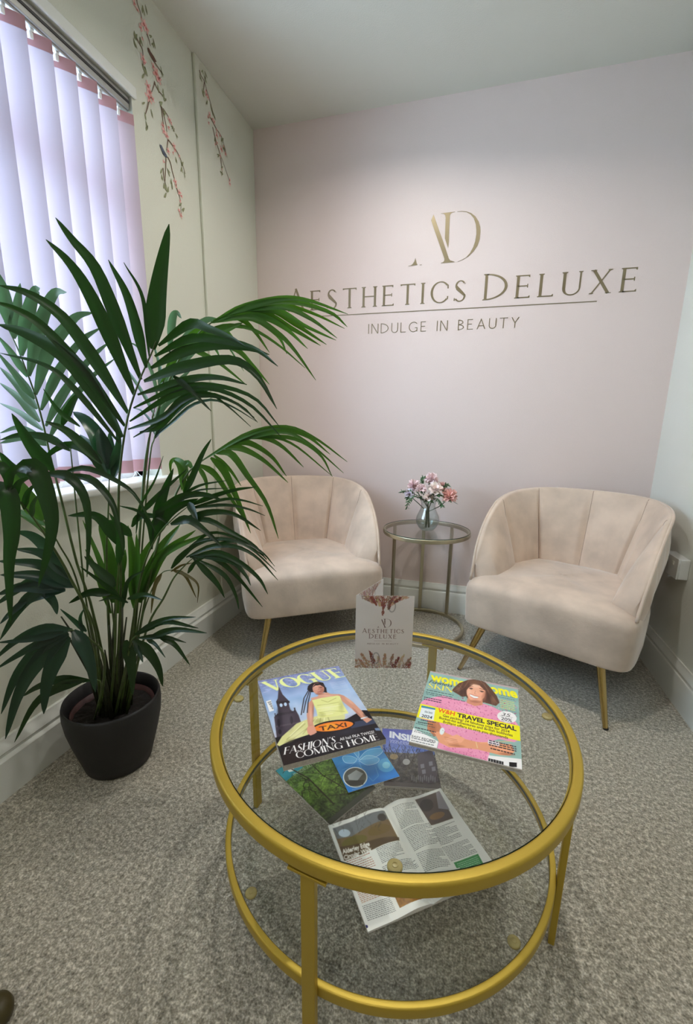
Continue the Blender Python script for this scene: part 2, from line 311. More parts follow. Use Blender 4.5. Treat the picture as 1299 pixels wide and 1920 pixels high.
# ------------------------------------------------------------------ armchairs
def tub_path(n=73, fr=-.245):
    """plan of the shell centre line, s from -1 (left arm front) to 1"""
    a, bb, y0 = .315, .305, .015; P = []
    L1 = y0-fr; arc = 1.52*((a+bb)/2); tot = 2*(L1+arc)
    for s in np.linspace(-1, 1, n):
        d = abs(s)*tot/2; sg = 1 if s >= 0 else -1
        if d < arc:
            th = d/arc*math.pi/2; e = .84; x = a*math.sin(th)**e; y = y0+bb*math.cos(th)**e
        else: x = a; y = y0-(d-arc)
        P.append((sg*x, y))
    P = np.array(P)
    for _ in range(3): P[1:-1] = (P[:-2]+2*P[1:-1]+P[2:])/4
    return P
def make_chair(label, loc, rz):
    t = thing('armchair', label, 'armchair', loc, rz, 'pink velvet tub armchairs')
    P = tub_path(289); n = len(P); T = np.gradient(P, axis=0); T /= np.linalg.norm(T, axis=1)[:, None]; N = np.c_[T[:, 1]*-1, T[:, 0]]  # outward
    mid = n//2
    if N[mid][1] < 0: N = -N
    seams = [0, -.30, .30, -.62, .62]
    rows = []; pipe = []
    for i, s in enumerate(np.linspace(-1, 1, n)):
        u = abs(s); zt = .425+.365*max(0, 1-(u*.985)**3.2)**.62
        dseam = min(abs(s-q) for q in seams); groove = math.exp(-(dseam/.014)**2); bulge = min(1, dseam/.15)**.6
        oc = abs(math.sin(s*math.pi*7)); ew = min(1, (1-u)/.06+.03)**.5
        lean = lambda z: .035*(z-.42)/.37        # the back leans outward towards the top
        zb = .36; prof = []
        for q in np.linspace(0, 1, 15):
            z = zb+(zt-.014-zb)*q; belly = math.sin(math.pi*min(1, q*.92+.08))**.7
            prof.append((lean(z)-ew*(.014+.078*(1-q)**.8+.020*bulge*belly-.018*groove*belly), z))
        for a in (25, 55, 85): rr = math.radians(a); prof.append((lean(zt)-.014*ew*math.cos(rr), zt-.014+.014*math.sin(rr)))
        for a in (115, 150): rr = math.radians(a); prof.append((lean(zt)-.012*math.cos(rr)*ew, zt-.012+.012*math.sin(rr)))
        pipe.append((lean(zt)+.010, zt-.006))
        for q in np.linspace(0, 1, 14):
            z = (zt-.016)*(1-q)+.215*q; out = .012+.026*math.sin(math.pi*min(.5, q*1.6))+lean(z)*.8-.052*q**1.6+.006*oc*math.sin(math.pi*q)
            prof.append((out*(ew if u > .9 else 1), z))
        rows.append([(P[i][0]+N[i][0]*d, P[i][1]+N[i][1]*d, z) for d, z in prof])
    b = MB(); b.grid(rows)
    m_ = len(rows[0])
    o0 = 0; b.f.append(tuple(range(m_))); b.f.append(tuple((n-1)*m_+j for j in reversed(range(m_))))
    sh = b.build('backrest', 'velvet', t, smooth=True, auto=60)
    pp = [(P[i][0]+N[i][0]*pipe[i][0], P[i][1]+N[i][1]*pipe[i][0], pipe[i][1]) for i in range(n)]
    def down(sg, i):
        x, y = P[i]; return [(x+N[i][0]*(pipe[i][0]-.004), y-.006-.012*k, pipe[i][1]-.03*k-.01) for k in range(1, 3)]
    b = MB(); b.tube(list(reversed(down(-1, 0)))+pp+down(1, n-1), .0065, 8); b.build('piping', 'velvet', sh, smooth=True)
    for q in seams:
        i = int(round((q+1)/2*(n-1))); b = MB(); b.tube([rows[i][k] for k in range(1, 17)], .0013, 6); b.build('seam', 'seam', sh, smooth=True)
    # seat: one domed cushion block with a rounded waterfall front
    nx, ny = 41, 41; b = MB(); G = []
    hw, yf, yb = .345, -.335, .27
    def outline(a):   # rounded-rectangle plan, wide at front, narrower at back
        c, s2 = math.cos(a), math.sin(a); e = .22
        x = hw*math.copysign(abs(c)**e, c); y = s2; y = math.copysign(abs(s2)**e, s2)
        yy = (yf+yb)/2+(yb-yf)/2*y
        k = max(0, min(1, (yy+.10)/.38)); return x*(1-.20*k*k), yy
    ang = np.linspace(0, 2*math.pi, 120, endpoint=False); rings = []
    cx0, cy0 = 0, (yf+yb)/2
    prof = [(.0, .208), (.93, .208), (.978, .211), (.988, .220), (.992, .26), (1.0, .33), (1.0, .375), (.994, .393), (.978, .407), (.94, .419), (.82, .431), (.6, .440), (.3, .445), (0, .446)]
    for sc_, z in prof:
        ring = []
        for a in ang:
            x, y = outline(a); zz = z
            if z > .35:   # crown drops a little to the front corners
                zz = z-.010*(abs(x)/hw)**3*(1 if z < .43 else .5)
            ring.append((cx0+(x-cx0)*sc_, cy0+(y-cy0)*sc_, zz))
        rings.append(ring)
    b.grid(rings, closev=True); b.build('seat', 'velvet', t, smooth=True)
    b = MB(); b.poly([(.93*(outline(a)[0]), cy0+.93*(outline(a)[1]-cy0), .2065) for a in ang]); b.build('underside', 'under_shade', t)  # dark sheet added below the seat for its shade
    for sg in (-1, 1):
        for y0, y1, xt, xb in ((-.285, -.375, .235, .297), (.20, .30, .20, .255)):
            b = MB(); b.tube([(sg*xt, y0, .215), (sg*(xt+xb)/2, (y0+y1)/2, .11), (sg*xb, y1, .004)], [.0165, .013, .009], 20); lg = b.build('leg', 'leg_gold', t, smooth=True, auto=50)
            b = MB(); b.tube([(sg*xb, y1, .006), (sg*(xb+.002), y1, 0)], .0098, 16); b.build('foot_cap', 'dark', lg, smooth=True, auto=50)
    return t
def chair_at(mx, my, rz, label):   # mx,my = middle of the front bottom edge
    c, s2 = math.cos(rz), math.sin(rz); f = .333
    return make_chair(label, (mx-f*s2, my+f*c, 0), rz)
chair_at(1.588, -.728, math.radians(-25.5), 'pink velvet tub armchair on gold legs to the right of the side table')
chair_at(.640, -.690, math.radians(34), 'pink velvet tub armchair on gold legs, left of the side table behind the palm')
# ------------------------------------------------------------------ vase and flowers
VX, VY = 1.087, -.285
VZ = SH
vs = thing('glass_vase', 'clear glass vase with water standing on the side table', 'vase', (VX, VY, VZ))
outer = [(0, .0), (.030, .0), (.036, .003), (.047, .016), (.058, .036), (.061, .052), (.057, .072), (.047, .094), (.039, .112), (.036, .130), (.040, .150), (.048, .166)]
inner = [(r-.0022, z) for r, z in reversed(outer[2:])]+[(0, .008)]
b = MB(); b.lathe(outer+inner, 56); b.build('glass', 'vase', vs, smooth=True)
b = MB(); b.lathe([(0, .0085), (.034, .0085), (.045, .018), (.0555, .036), (.0585, .050), (0, .050)], 48); b.build('water', 'water', vs, smooth=True)
M_['p_pink'] = mat('dusty_pink_petal', srgb(244, 208, 204), .7, var=.08, vscale=40)
M_['p_pale'] = mat('pale_pink_petal', srgb(250, 228, 230), .7, var=.05, vscale=40)
M_['p_white'] = mat('ivory_petal', srgb(252, 244, 236), .7, var=.05, vscale=40, var2=srgb(248, 226, 224))
M_['p_lilac'] = mat('lilac_petal', srgb(238, 230, 240), .7, var=.05, vscale=40)
M_['p_rose'] = mat('rose_pink_petal', srgb(246, 198, 190), .65, var=.08, vscale=40)
M_['f_leaf'] = mat('flower_leaf', srgb(92, 132, 92), .6, var=.3, vscale=30)
M_['f_stem'] = mat('flower_stem', srgb(58, 76, 48), .6)
def petal(b, c, d, r, wd, curl=.3):
    d = np.array(d, float); d /= np.linalg.norm(d); u = np.cross(d, [0.1, .2, 1]); u /= np.linalg.norm(u)+1e-9; k = np.cross(d, u)
    ph = random.random()*math.pi*2; u2 = math.cos(ph)*u+math.sin(ph)*k; k2 = np.cross(d, u2); c = np.array(c, float)
    G = []
    for q in np.linspace(0.15, 1, 5):
        ctr = c+d*r*q+k2*curl*r*q*q*.6; ww = wd*math.sin(math.pi*min(1, .18+q*.70)); G.append([ctr+u2*ww*e-d*.18*ww*abs(e) for e in (-1, -.4, .4, 1)])
    b.grid(G)
def bloom(name, label, pos, r, m, npet, wd, kind):
    t = thing(name, label, 'flower', pos, 0, 'flowers in the glass vase')
    b = MB()
    for i in range(npet):
        z = 1-1.75*(i+.5)/npet; a = i*2.39996; rr = math.sqrt(max(0, 1-z*z)); petal(b, (0, 0, 0), (rr*math.cos(a), rr*math.sin(a), z), r*random.uniform(.88, 1.05), wd, random.uniform(.2, .5))
    b.build('bloom', m, t, smooth=True)
    b = MB(); e = np.array([VX, VY, VZ+.012])-np.array(pos)
    dx = random.uniform(-.012, .012); b.tube([(0, 0, -r*.3), (e[0]*.5, e[1]*.5, -r-.02), (e[0]*.92+dx*.4, e[1]*.92, e[2]*.5), (e[0]+dx, e[1]+dx*.5, e[2])], .0022, 6); b.build('stem', 'f_stem', t, smooth=True)
    b = MB()
    for k in range(4):
        a = random.random()*6.28; dd = (math.cos(a), math.sin(a), -.5-.3*random.random())
        petal(b, (0, 0, -r*.35), dd, r*random.uniform(.9, 1.25), r*.22, .2)
    b.build('leaf', 'f_leaf', t, smooth=True)
def fpos(px, py, dy): p = ony(px, py, VY+dy); return (p[0], p[1], p[2])
bloom('chrysanthemum', 'pink and white ball flower at the top of the vase bouquet', fpos(809, 898, 0), .036, 'p_pale', 110, .0065, 0)
bloom('chrysanthemum', 'deep dusty pink flower at the right of the vase bouquet', fpos(843, 930, -.02), .041, 'p_rose', 110, .0085, 0)
bloom('carnation', 'pale pink flower at the upper left of the vase bouquet', fpos(776, 911, .01), .036, 'p_pale', 90, .008, 0)
bloom('carnation', 'lilac white flower at the lower left of the vase bouquet', fpos(768, 926, -.02), .030, 'p_lilac', 60, .010, 0)
bloom('hydrangea', 'small pink flower left of centre in the vase bouquet', fpos(790, 916, -.035), .028, 'p_pale', 70, .008, 0)
bloom('rose', 'large ivory flower at the centre of the vase bouquet', fpos(816, 918, -.04), .040, 'p_white', 46, .016, 0)
bloom('rose', 'ivory flower low at the centre above the vase neck', fpos(803, 932, -.045), .028, 'p_white', 30, .013, 0)
bloom('rose', 'small dusty pink flower behind the large ivory one', fpos(829, 912, .02), .026, 'p_pink', 50, .009, 0)
def sprig(label, pts, seed):
    random.seed(seed); t = thing('greenery_sprig', label, 'leaf', pts[0], 0, 'green sprigs in the glass vase'); o = np.array(pts[0])
    Q = [np.array(p)-o for p in pts]; b = MB(); b.tube(Q, .0013, 5); b.build('stem', 'f_stem', t, smooth=True); b = MB()
    for i in range(1, len(Q)):
        for k in range(5):
            c = Q[i-1]+(Q[i]-Q[i-1])*k/5; d = Q[i]-Q[i-1]; d = d/np.linalg.norm(d)
            for sgn in (-1, 1): petal(b, c, d+np.array([sgn*random.uniform(.5, 1), random.uniform(-.6, .6), random.uniform(-.5, .8)]), .017, .0035, .2)
    b.build('leaf', 'f_leaf', t, smooth=True)
base = fpos(800, 940, 0)
sprig('green sprig reaching out at the left of the bouquet', [base, fpos(775, 925, -.03), fpos(762, 920, -.03), fpos(750, 924, -.03)], 3)
sprig('green sprig drooping at the lower left of the bouquet', [base, fpos(776, 930, -.05), fpos(766, 940, -.05), fpos(762, 955, -.05)], 4)
sprig('green sprig drooping at the right below the rose pink flower', [base, fpos(820, 935, -.05), fpos(826, 944, -.05), fpos(830, 950, -.05)], 5)
sprig('green leaves showing at the top left of the bouquet', [base, fpos(793, 910, -.01), fpos(790, 900, -.01), fpos(794, 895, -.01)], 6)
sprig('green leaves at the upper right behind the ivory flower', [base, fpos(828, 915, .0), fpos(837, 908, .0), fpos(842, 912, .0)], 8)
# ------------------------------------------------------------------ plant pot
PX, PY, PH = .228, -1.532, .237
pl = thing('potted_palm', 'large green palm in a round charcoal pot in front of the window', 'plant', (PX, PY, 0))
b = MB(); b.lathe([(0, 0), (.090, 0), (.100, .006), (.112, .05), (.128, .11), (.139, .16), (.1435, .20), (.1425, .228), (.140, .2365), (.1355, .2355), (.133, .20), (.120, .17), (.02, .165), (0, .165)], 72); b.build('pot', 'pot', pl, smooth=True)
b = MB(); b.lathe([(.112, .16), (.121, .196), (.123, .199), (.119, .199), (.109, .165)], 48); b.build('nursery_pot', 'nursery', pl, smooth=True)
b = MB(); rs = []
for r in np.linspace(0, .116, 12): rs.append([(r*math.cos(a), r*math.sin(a), .183+.008*noise.noise(Vector((r*40*math.cos(a), r*40*math.sin(a), 3)))) for a in np.linspace(0, 2*math.pi, 48, endpoint=False)])
b.grid(rs, closev=True); b.build('soil', 'soil', pl, smooth=True)
# ------------------------------------------------------------------ palm fronds
def crv(pts, n):
    """smooth curve (Catmull-Rom) through 3D points"""
    P = [np.array(p, float) for p in pts]
    if len(P) == 2: P = [P[0], (P[0]+P[1])/2, P[1]]
    P = [2*P[0]-P[1]]+P+[2*P[-1]-P[-2]]; out = []; k = len(P)-3
    for t in np.linspace(0, k, n):
        i = min(int(t), k-1); u = t-i; a, b_, c, d = P[i:i+4]
        out.append(.5*((2*b_)+(-a+c)*u+(2*a-5*b_+4*c-d)*u*u+(-a+3*b_-3*c+d)*u**3))
    return np.array(out)
POT = np.array([PX, PY, 0])
def blade(b, pts, wd, roll=0.0, n=15):
    C = crv(pts, n); T = np.gradient(C, axis=0); T /= np.linalg.norm(T, axis=1)[:, None]+1e-9; G = []
    for i, t in enumerate(np.linspace(0, 1, n)):
        v = CAM-C[i]; v /= np.linalg.norm(v); s = np.cross(T[i], v); s /= np.linalg.norm(s)+1e-9; nn = np.cross(s, T[i])
        a = roll*(1-.3*t); s2 = math.cos(a)*s+math.sin(a)*nn; n2 = np.cross(s2, T[i])
        wv = wd*(min(1, .22+t*3.2))*(max(0, 1-t)**.55)*(1-.15*t) if t > 0 else wd*.2
        wv = max(wv, .0006)
        G.append([C[i]+s2*wv*e+n2*abs(e)*wv*.30 for e in (-1, -.5, 0, .5, 1)])
    for row in G:
        for p in row:
            if p[0] < .035: p[0] = .035
    b.grid(G)
def frond(mname, rach, leaves, hb, ht, wscale=1.0, thick=.0042, seed=1, dz=.0, rollr=.5, hubs=None):
    """rach: photo points of the midrib from the pot outwards with distance; leaves: photo points base..tip, width in px"""
    random.seed(seed)
    R_ = [p if len(p) == 3 and isinstance(p, np.ndarray) else onh(*p) for p in rach]
    b = MB(); C = crv(R_, 24); b.tube(C-POT, list(np.linspace(thick, .0013, 24)), 7)
    st_ = b.build('frond', 'stem', pl, smooth=True); lb = MB()
    for L in leaves:
        wpx = L[-1]; Q = L[0]; k = len(Q); jit = random.uniform(-.035, .035); pts = []
        # base distance: that of the nearest midrib point
        p0 = onh(Q[0][0], Q[0][1], hb)
        d2 = [np.linalg.norm(np.cross(c-CAM, p0-CAM))/np.linalg.norm(p0-CAM) for c in C]; cc = C[int(np.argmin(d2))]; h0 = float((cc-CAM)@HD)
        for i, q in enumerate(Q):
            u = i/(k-1); pts.append(onh(q[0], q[1], h0+(ht-hb)*u*.6+jit*u))
        dist = np.linalg.norm(pts[k//2]-CAM)
        blade(lb, [p-POT*0 for p in pts], wpx*.5*dist/F_PX*wscale, random.uniform(-rollr, rollr))
    lb.v = [(x-PX, y-PY, z) for x, y, z in lb.v]
    lb.build('leaflets', mname, st_, smooth=True)
def base_pt(dx, dy, z=.17): return np.array([PX+dx, PY+dy, z])
# front frond: long dark blades spreading left, upright and right
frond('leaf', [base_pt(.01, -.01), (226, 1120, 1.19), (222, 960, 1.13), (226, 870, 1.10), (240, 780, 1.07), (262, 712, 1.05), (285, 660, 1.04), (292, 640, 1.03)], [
 ([(287, 655), (298, 540), (317, 420)], 40), ([(274, 690), (242, 567), (203, 487)], 21), ([(280, 670), (268, 560), (232, 492)], 9),
 ([(264, 712), (215, 589), (178, 502), (136, 450), (104, 408)], 25), ([(252, 740), (202, 621), (162, 540), (128, 490), (86, 449)], 27),
 ([(240, 775), (175, 672), (116, 594), (54, 551), (-2, 535)], 25), ([(234, 799), (162, 702), (81, 613), (30, 580), (-13, 565)], 20),
 ([(229, 820), (167, 715), (116, 662), (50, 625), (-5, 608)], 36), ([(224, 831), (135, 724), (81, 683), (0, 662)], 12),
 ([(297, 648), (355, 607), (391, 616), (430, 632), (460, 650)], 20), ([(290, 668), (355, 634), (425, 639), (480, 655), (521, 687)], 19),
 ([(283, 690), (340, 660), (400, 648), (461, 652), (505, 665)], 22), ([(270, 715), (340, 690), (430, 675), (480, 703), (519, 767)], 25),
 ([(258, 740), (355, 711), (411, 708), (463, 721)], 17), ([(250, 765), (330, 728), (400, 722), (475, 745), (524, 800)], 14),
 ([(243, 790), (320, 742), (390, 727), (466, 757), (527, 819)], 14), ([(240, 805), (300, 785), (355, 746), (425, 748), (477, 783)], 12),
 ([(262, 810), (300, 800), (341, 755), (390, 738), (450, 760), (483, 792)], 12), ([(325, 705), (355, 730), (396, 771)], 14), ([(250, 820), (300, 790), (340, 745), (385, 735), (425, 760), (470, 800)], 9)],
 1.08, .98, seed=2, rollr=.35)
# upper right frond arching over the wall lettering
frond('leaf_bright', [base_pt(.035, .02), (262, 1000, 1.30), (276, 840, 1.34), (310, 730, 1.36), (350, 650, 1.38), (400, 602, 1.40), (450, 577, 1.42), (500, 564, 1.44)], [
 ([(397, 605), (452, 578), (522, 560), (577, 563), (652, 589)], 12), ([(400, 605), (480, 570), (549, 566), (619, 586), (651, 613)], 12),
 ([(440, 582), (500, 570), (536, 571), (591, 589), (646, 616)], 10), ([(430, 585), (522, 575), (577, 595), (632, 634)], 12),
 ([(430, 586), (516, 581), (572, 611), (630, 638)], 11), ([(420, 590), (500, 578), (555, 609), (612, 646)], 13), ([(415, 593), (494, 589), (549, 617), (601, 648)], 13),
 ([(400, 600), (480, 591), (533, 614), (577, 654)], 13), ([(395, 605), (466, 595), (516, 622), (549, 653), (592, 713)], 13), ([(440, 597), (458, 602), (480, 625), (505, 661)], 10),
 ([(440, 590), (477, 597), (522, 631), (538, 664)], 10), ([(380, 622), (425, 611), (472, 617), (522, 647), (572, 690)], 8), ([(360, 640), (397, 614), (425, 645), (457, 696)], 7),
 ([(380, 640), (439, 653), (472, 683), (505, 721)], 11), ([(355, 650), (378, 663), (411, 681), (462, 722)], 11), ([(395, 610), (350, 640), (310, 690)], 20), ([(380, 625), (340, 660), (300, 720)], 18), ([(350, 648), (420, 620), (455, 605)], 16), ([(420, 612), (440, 640), (450, 640)], 8), ([(395, 640), (405, 655), (412, 670)], 7)],
 1.38, 1.42, wscale=1.15, seed=3, rollr=.5)
# pale blades behind, by the window edge
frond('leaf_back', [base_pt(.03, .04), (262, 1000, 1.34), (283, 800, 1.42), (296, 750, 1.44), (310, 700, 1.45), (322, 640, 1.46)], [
 ([(317, 660), (322, 600), (331, 586), (340, 597)], 17), ([(320, 690), (345, 640), (382, 602), (410, 598)], 22), ([(312, 700), (350, 660), (385, 612)], 18), ([(300, 740), (325, 700), (372, 655)], 16),
 ([(300, 760), (330, 720), (360, 690)], 14), ([(292, 790), (310, 760), (350, 735)], 12), ([(296, 750), (285, 700), (262, 655), (240, 640)], 8), ([(300, 735), (300, 690), (286, 640)], 10), ([(290, 780), (270, 740), (235, 690), (205, 660)], 8), ([(316, 640), (345, 622), (375, 612)], 4)],
 1.42, 1.46, seed=4)
frond('leaf_blue', [base_pt(.04, .02), (277, 900, 1.33), (289, 823, 1.38), (300, 795, 1.4), (330, 770, 1.42)], [
 ([(290, 822), (310, 791), (350, 756), (390, 738)], 13), ([(292, 818), (325, 790), (360, 760), (400, 750), (440, 765), (480, 790)], 8), ([(290, 815), (283, 790), (265, 770), (250, 765)], 6), ([(296, 805), (296, 780), (304, 740)], 7), ([(290, 822), (320, 775), (345, 745), (400, 730)], 9)],
 1.38, 1.42, seed=5, thick=.003)
# middle right frond arching over the left armchair
frond('leaf_bright', [base_pt(.04, .0), (285, 1060, 1.26), (320, 950, 1.28), (350, 890, 1.28), (383, 861, 1.29), (430, 835, 1.30), (470, 818, 1.31)], [
 ([(383, 861), (466, 814), (536, 801), (591, 822), (651, 866)], 11), ([(430, 835), (508, 804), (572, 816), (619, 852)], 12), ([(435, 831), (522, 810), (577, 830), (644, 887)], 9),
 ([(470, 818), (549, 822), (599, 852), (623, 894)], 9), ([(450, 825), (494, 818), (549, 833), (622, 892)], 8), ([(455, 822), (488, 819), (527, 836), (569, 876)], 13), ([(430, 832), (466, 830), (508, 855), (537, 893)], 13),
 ([(420, 840), (452, 841), (494, 863), (540, 905)], 14), ([(405, 850), (433, 851), (463, 891), (500, 945), (522, 1010)], 15), ([(395, 858), (419, 880), (445, 936), (470, 1000)], 17), ([(400, 852), (430, 880), (452, 911)], 9),
 ([(370, 870), (401, 887), (430, 929), (462, 980)], 13), ([(370, 872), (385, 900), (388, 925)], 10), ([(352, 900), (345, 872), (330, 862), (320, 868), (320, 890)], 12), ([(346, 925), (338, 880), (325, 862)], 14), ([(362, 880), (350, 868), (342, 885), (340, 920)], 12)],
 1.28, 1.32, wscale=1.1, seed=6, rollr=.5)
# dark mid frond to the right
frond('leaf', [base_pt(.03, -.01), (252, 1150, 1.22), (270, 1060, 1.21), (295, 1005, 1.20), (325, 972, 1.20), (352, 950, 1.21)], [
 ([(285, 966), (340, 931), (385, 927), (419, 939)], 18), ([(350, 950), (396, 931), (441, 918), (480, 913)], 13), ([(340, 974), (396, 960), (441, 965), (489, 995)], 15), ([(329, 980), (385, 974), (430, 996), (475, 1022), (500, 1050)], 13),
 ([(320, 983), (352, 974), (385, 996), (419, 1027)], 20), ([(352, 954), (419, 936), (455, 938), (493, 949)], 8), ([(352, 954), (419, 947), (463, 954), (497, 967)], 8), ([(345, 925), (378, 909), (425, 901)], 7), ([(340, 940), (370, 920), (430, 915)], 6),
 ([(247, 988), (262, 968), (296, 969), (316, 985)], 14), ([(285, 1012), (300, 975), (330, 950), (372, 935)], 34), ([(290, 985), (305, 930), (325, 878)], 24), ([(354, 942), (363, 960), (371, 983)], 18),
 ([(285, 1030), (282, 990), (262, 960), (222, 948)], 12), ([(343, 930), (361, 893), (380, 850), (396, 823)], 15), ([(262, 965), (300, 925), (350, 880)], 12), ([(255, 1000), (262, 950), (290, 900), (306, 855)], 7)],
 1.21, 1.2, seed=7)
# lower right fan in front of the armchair
frond('leaf', [base_pt(.05, -.005), (273, 1186, 1.22), (307, 1121, 1.21), (325, 1085, 1.2), (345, 1062, 1.19), (362, 1046, 1.18)], [
 ([(340, 1043), (374, 1016), (430, 1012), (474, 1032), (518, 1072)], 11), ([(349, 1045), (396, 1025), (441, 1025), (481, 1045), (521, 1088)], 12), ([(356, 1045), (407, 1036), (452, 1056), (486, 1085), (502, 1114)], 15),
 ([(360, 1046), (396, 1043), (441, 1077), (492, 1138)], 15), ([(362, 1046), (392, 1077), (410, 1099), (421, 1121)], 15), ([(366, 1047), (419, 1077), (441, 1114), (448, 1143)], 11), ([(360, 1042), (430, 1052), (459, 1077), (470, 1098)], 13),
 ([(321, 1066), (340, 1042), (365, 1023), (396, 1012)], 14), ([(352, 1075), (365, 1055), (385, 1045)], 10), ([(400, 1020), (450, 1015), (490, 1035), (515, 1062)], 8), ([(340, 1050), (390, 1000), (450, 1012), (500, 1048)], 8)],
 1.2, 1.17, seed=8)
M_['leaf_dry'] = leafmat('browning_palm_leaf', (92, 84, 40), .5, (120, 110, 30))
frond('leaf_dry', [base_pt(.045, .01), (262, 1180, 1.24), (283, 1110, 1.24), (303, 1075, 1.24), (325, 1068, 1.24)], [
 ([(325, 1070), (347, 1079), (368, 1121)], 9), ([(330, 1070), (352, 1080), (371, 1097), (370, 1130)], 7), ([(303, 1075), (290, 1100), (283, 1150)], 10), ([(320, 1072), (340, 1060), (362, 1055)], 6)], 1.24, 1.24, seed=9, thick=.0025)
# bright young fan in the centre right
frond('leaf_bright', [base_pt(.025, .0), (252, 1210, 1.24), (262, 1150, 1.25), (270, 1110, 1.26)], [
 ([(262, 1130), (296, 1047), (383, 1002)], 22), ([(262, 1125), (305, 1040), (367, 994)], 20), ([(260, 1120), (300, 1032), (338, 983)], 22), ([(256, 1120), (262, 1060), (285, 1010)], 24), ([(252, 1140), (250, 1060), (240, 985)], 22), ([(248, 1130), (258, 1060), (256, 1000)], 16)],
 1.26, 1.28, wscale=1.1, seed=10)
frond('leaf_bright', [base_pt(-.01, .0), (215, 1200, 1.2), (210, 1140, 1.2), (208, 1100, 1.2)], [
 ([(212, 1130), (205, 1040), (185, 985)], 26), ([(210, 1130), (190, 1060), (155, 975)], 14), ([(222, 1150), (225, 1070), (222, 1010)], 22), ([(208, 1150), (180, 1070), (160, 1030)], 12), ([(214, 1120), (232, 1060), (235, 1030)], 14)],
 1.2, 1.2, seed=11)
frond('leaf', [base_pt(.0, -.02), (215, 1230, 1.14), (218, 1120, 1.13), (222, 1060, 1.12), (220, 1010, 1.11)], [
 ([(220, 1020), (200, 985), (173, 965), (127, 967)], 24), ([(215, 1100), (190, 1075), (158, 1043)], 24), ([(222, 1060), (225, 1000), (205, 962)], 18), ([(246, 1005), (225, 985), (203, 975)], 20), ([(230, 1140), (240, 1090), (272, 1068)], 10),
 ([(207, 1113), (168, 1111), (129, 1131)], 18), ([(239, 1123), (271, 1115), (304, 1125)], 12), ([(225, 1120), (195, 1095), (150, 1062)], 12), ([(240, 1130), (215, 1120), (185, 1127)], 9)],
 1.13, 1.08, seed=12)
# left rear frond against the blind
frond('leaf_back', [base_pt(-.02, .02), (175, 1150, 1.20), (143, 1052, 1.20), (116, 941, 1.19), (97, 868, 1.18), (81, 796, 1.17), (66, 742, 1.165), (51, 699, 1.16), (32, 651, 1.155), (8, 602, 1.15)], [
 ([(15, 608), (8, 550), (-4, 510)], 22), ([(26, 635), (32, 581), (38, 531)], 20), ([(40, 667), (51, 594), (65, 546), (75, 540)], 24), ([(54, 705), (73, 613), (100, 551), (125, 548)], 24),
 ([(66, 740), (89, 662), (121, 616), (145, 592), (175, 586)], 24), ([(77, 769), (108, 699), (151, 640), (189, 614)], 18), ([(86, 799), (119, 737), (167, 675), (205, 641)], 17), ([(92, 823), (121, 769), (172, 707), (216, 672)], 14),
 ([(51, 707), (20, 660), (-5, 629)], 13), ([(65, 748), (32, 705), (-5, 660)], 15), ([(70, 767), (35, 724), (0, 689)], 17), ([(75, 791), (38, 748), (0, 718)], 16), ([(81, 807), (40, 775), (0, 756)], 12), ([(89, 834), (54, 818), (0, 831)], 20), ([(89, 830), (40, 802), (0, 812)], 12)],
 1.17, 1.16, seed=13, rollr=.3)
frond('leaf', [base_pt(-.03, .0), (165, 1150, 1.15), (148, 1000, 1.12), (136, 880, 1.10), (132, 840, 1.10)], [
 ([(100, 883), (59, 834), (22, 775)], 28), ([(201, 892), (172, 850), (121, 834), (66, 872)], 22), ([(190, 870), (130, 812), (85, 790)], 20), ([(116, 799), (135, 756), (151, 734)], 16), ([(60, 895), (25, 880), (0, 848)], 26), ([(132, 845), (90, 820), (40, 815), (0, 825)], 16), ([(150, 800), (110, 770), (81, 729)], 10)],
 1.10, 1.08, seed=14, thick=.003)
frond('leaf_blue', [base_pt(-.01, .01), (200, 1080, 1.18), (203, 960, 1.14), (205, 890, 1.12)], [
 ([(199, 880), (186, 830), (162, 791), (137, 772)], 38), ([(200, 870), (190, 823), (186, 804)], 28), ([(208, 899), (207, 850), (205, 810)], 26), ([(195, 890), (172, 840), (150, 815)], 22), ([(212, 900), (222, 860), (232, 830)], 18), ([(205, 880), (222, 830), (214, 790)], 14)],
 1.12, 1.12, seed=15)
# near left frond with broad hanging blades
frond('leaf', [base_pt(-.03, -.02), (172, 1180, 1.05), (130, 1080, .98), (86, 1005, .92), (50, 955, .88), (22, 925, .86)], [
 ([(-4, 905), (16, 930), (22, 1000), (17, 1060), (20, 1174)], 32), ([(30, 880), (65, 878), (92, 945), (96, 1005), (72, 1100)], 36), ([(85, 888), (127, 893), (157, 929), (166, 987), (163, 1082)], 21),
 ([(115, 887), (162, 878), (219, 902), (256, 932), (293, 999)], 12), ([(125, 889), (173, 900), (208, 939), (222, 985), (233, 1040)], 16), ([(16, 925), (18, 890), (40, 876), (60, 885)], 16),
 ([(25, 935), (35, 906), (60, 893)], 14), ([(45, 955), (52, 925), (68, 905)], 12), ([(60, 970), (62, 945), (75, 925)], 10), ([(-8, 870), (10, 885), (22, 930)], 22)],
 .9, .86, seed=16, rollr=.25)
frond('leaf_bright', [base_pt(-.04, .0), (150, 1110, 1.12), (110, 1020, 1.06), (80, 975, 1.03)], [
 ([(82, 975), (46, 925), (-4, 860)], 34), ([(85, 985), (55, 968), (20, 950)], 14), ([(105, 1015), (70, 985), (35, 965)], 10)], 1.03, 1.0, seed=17, thick=.003)
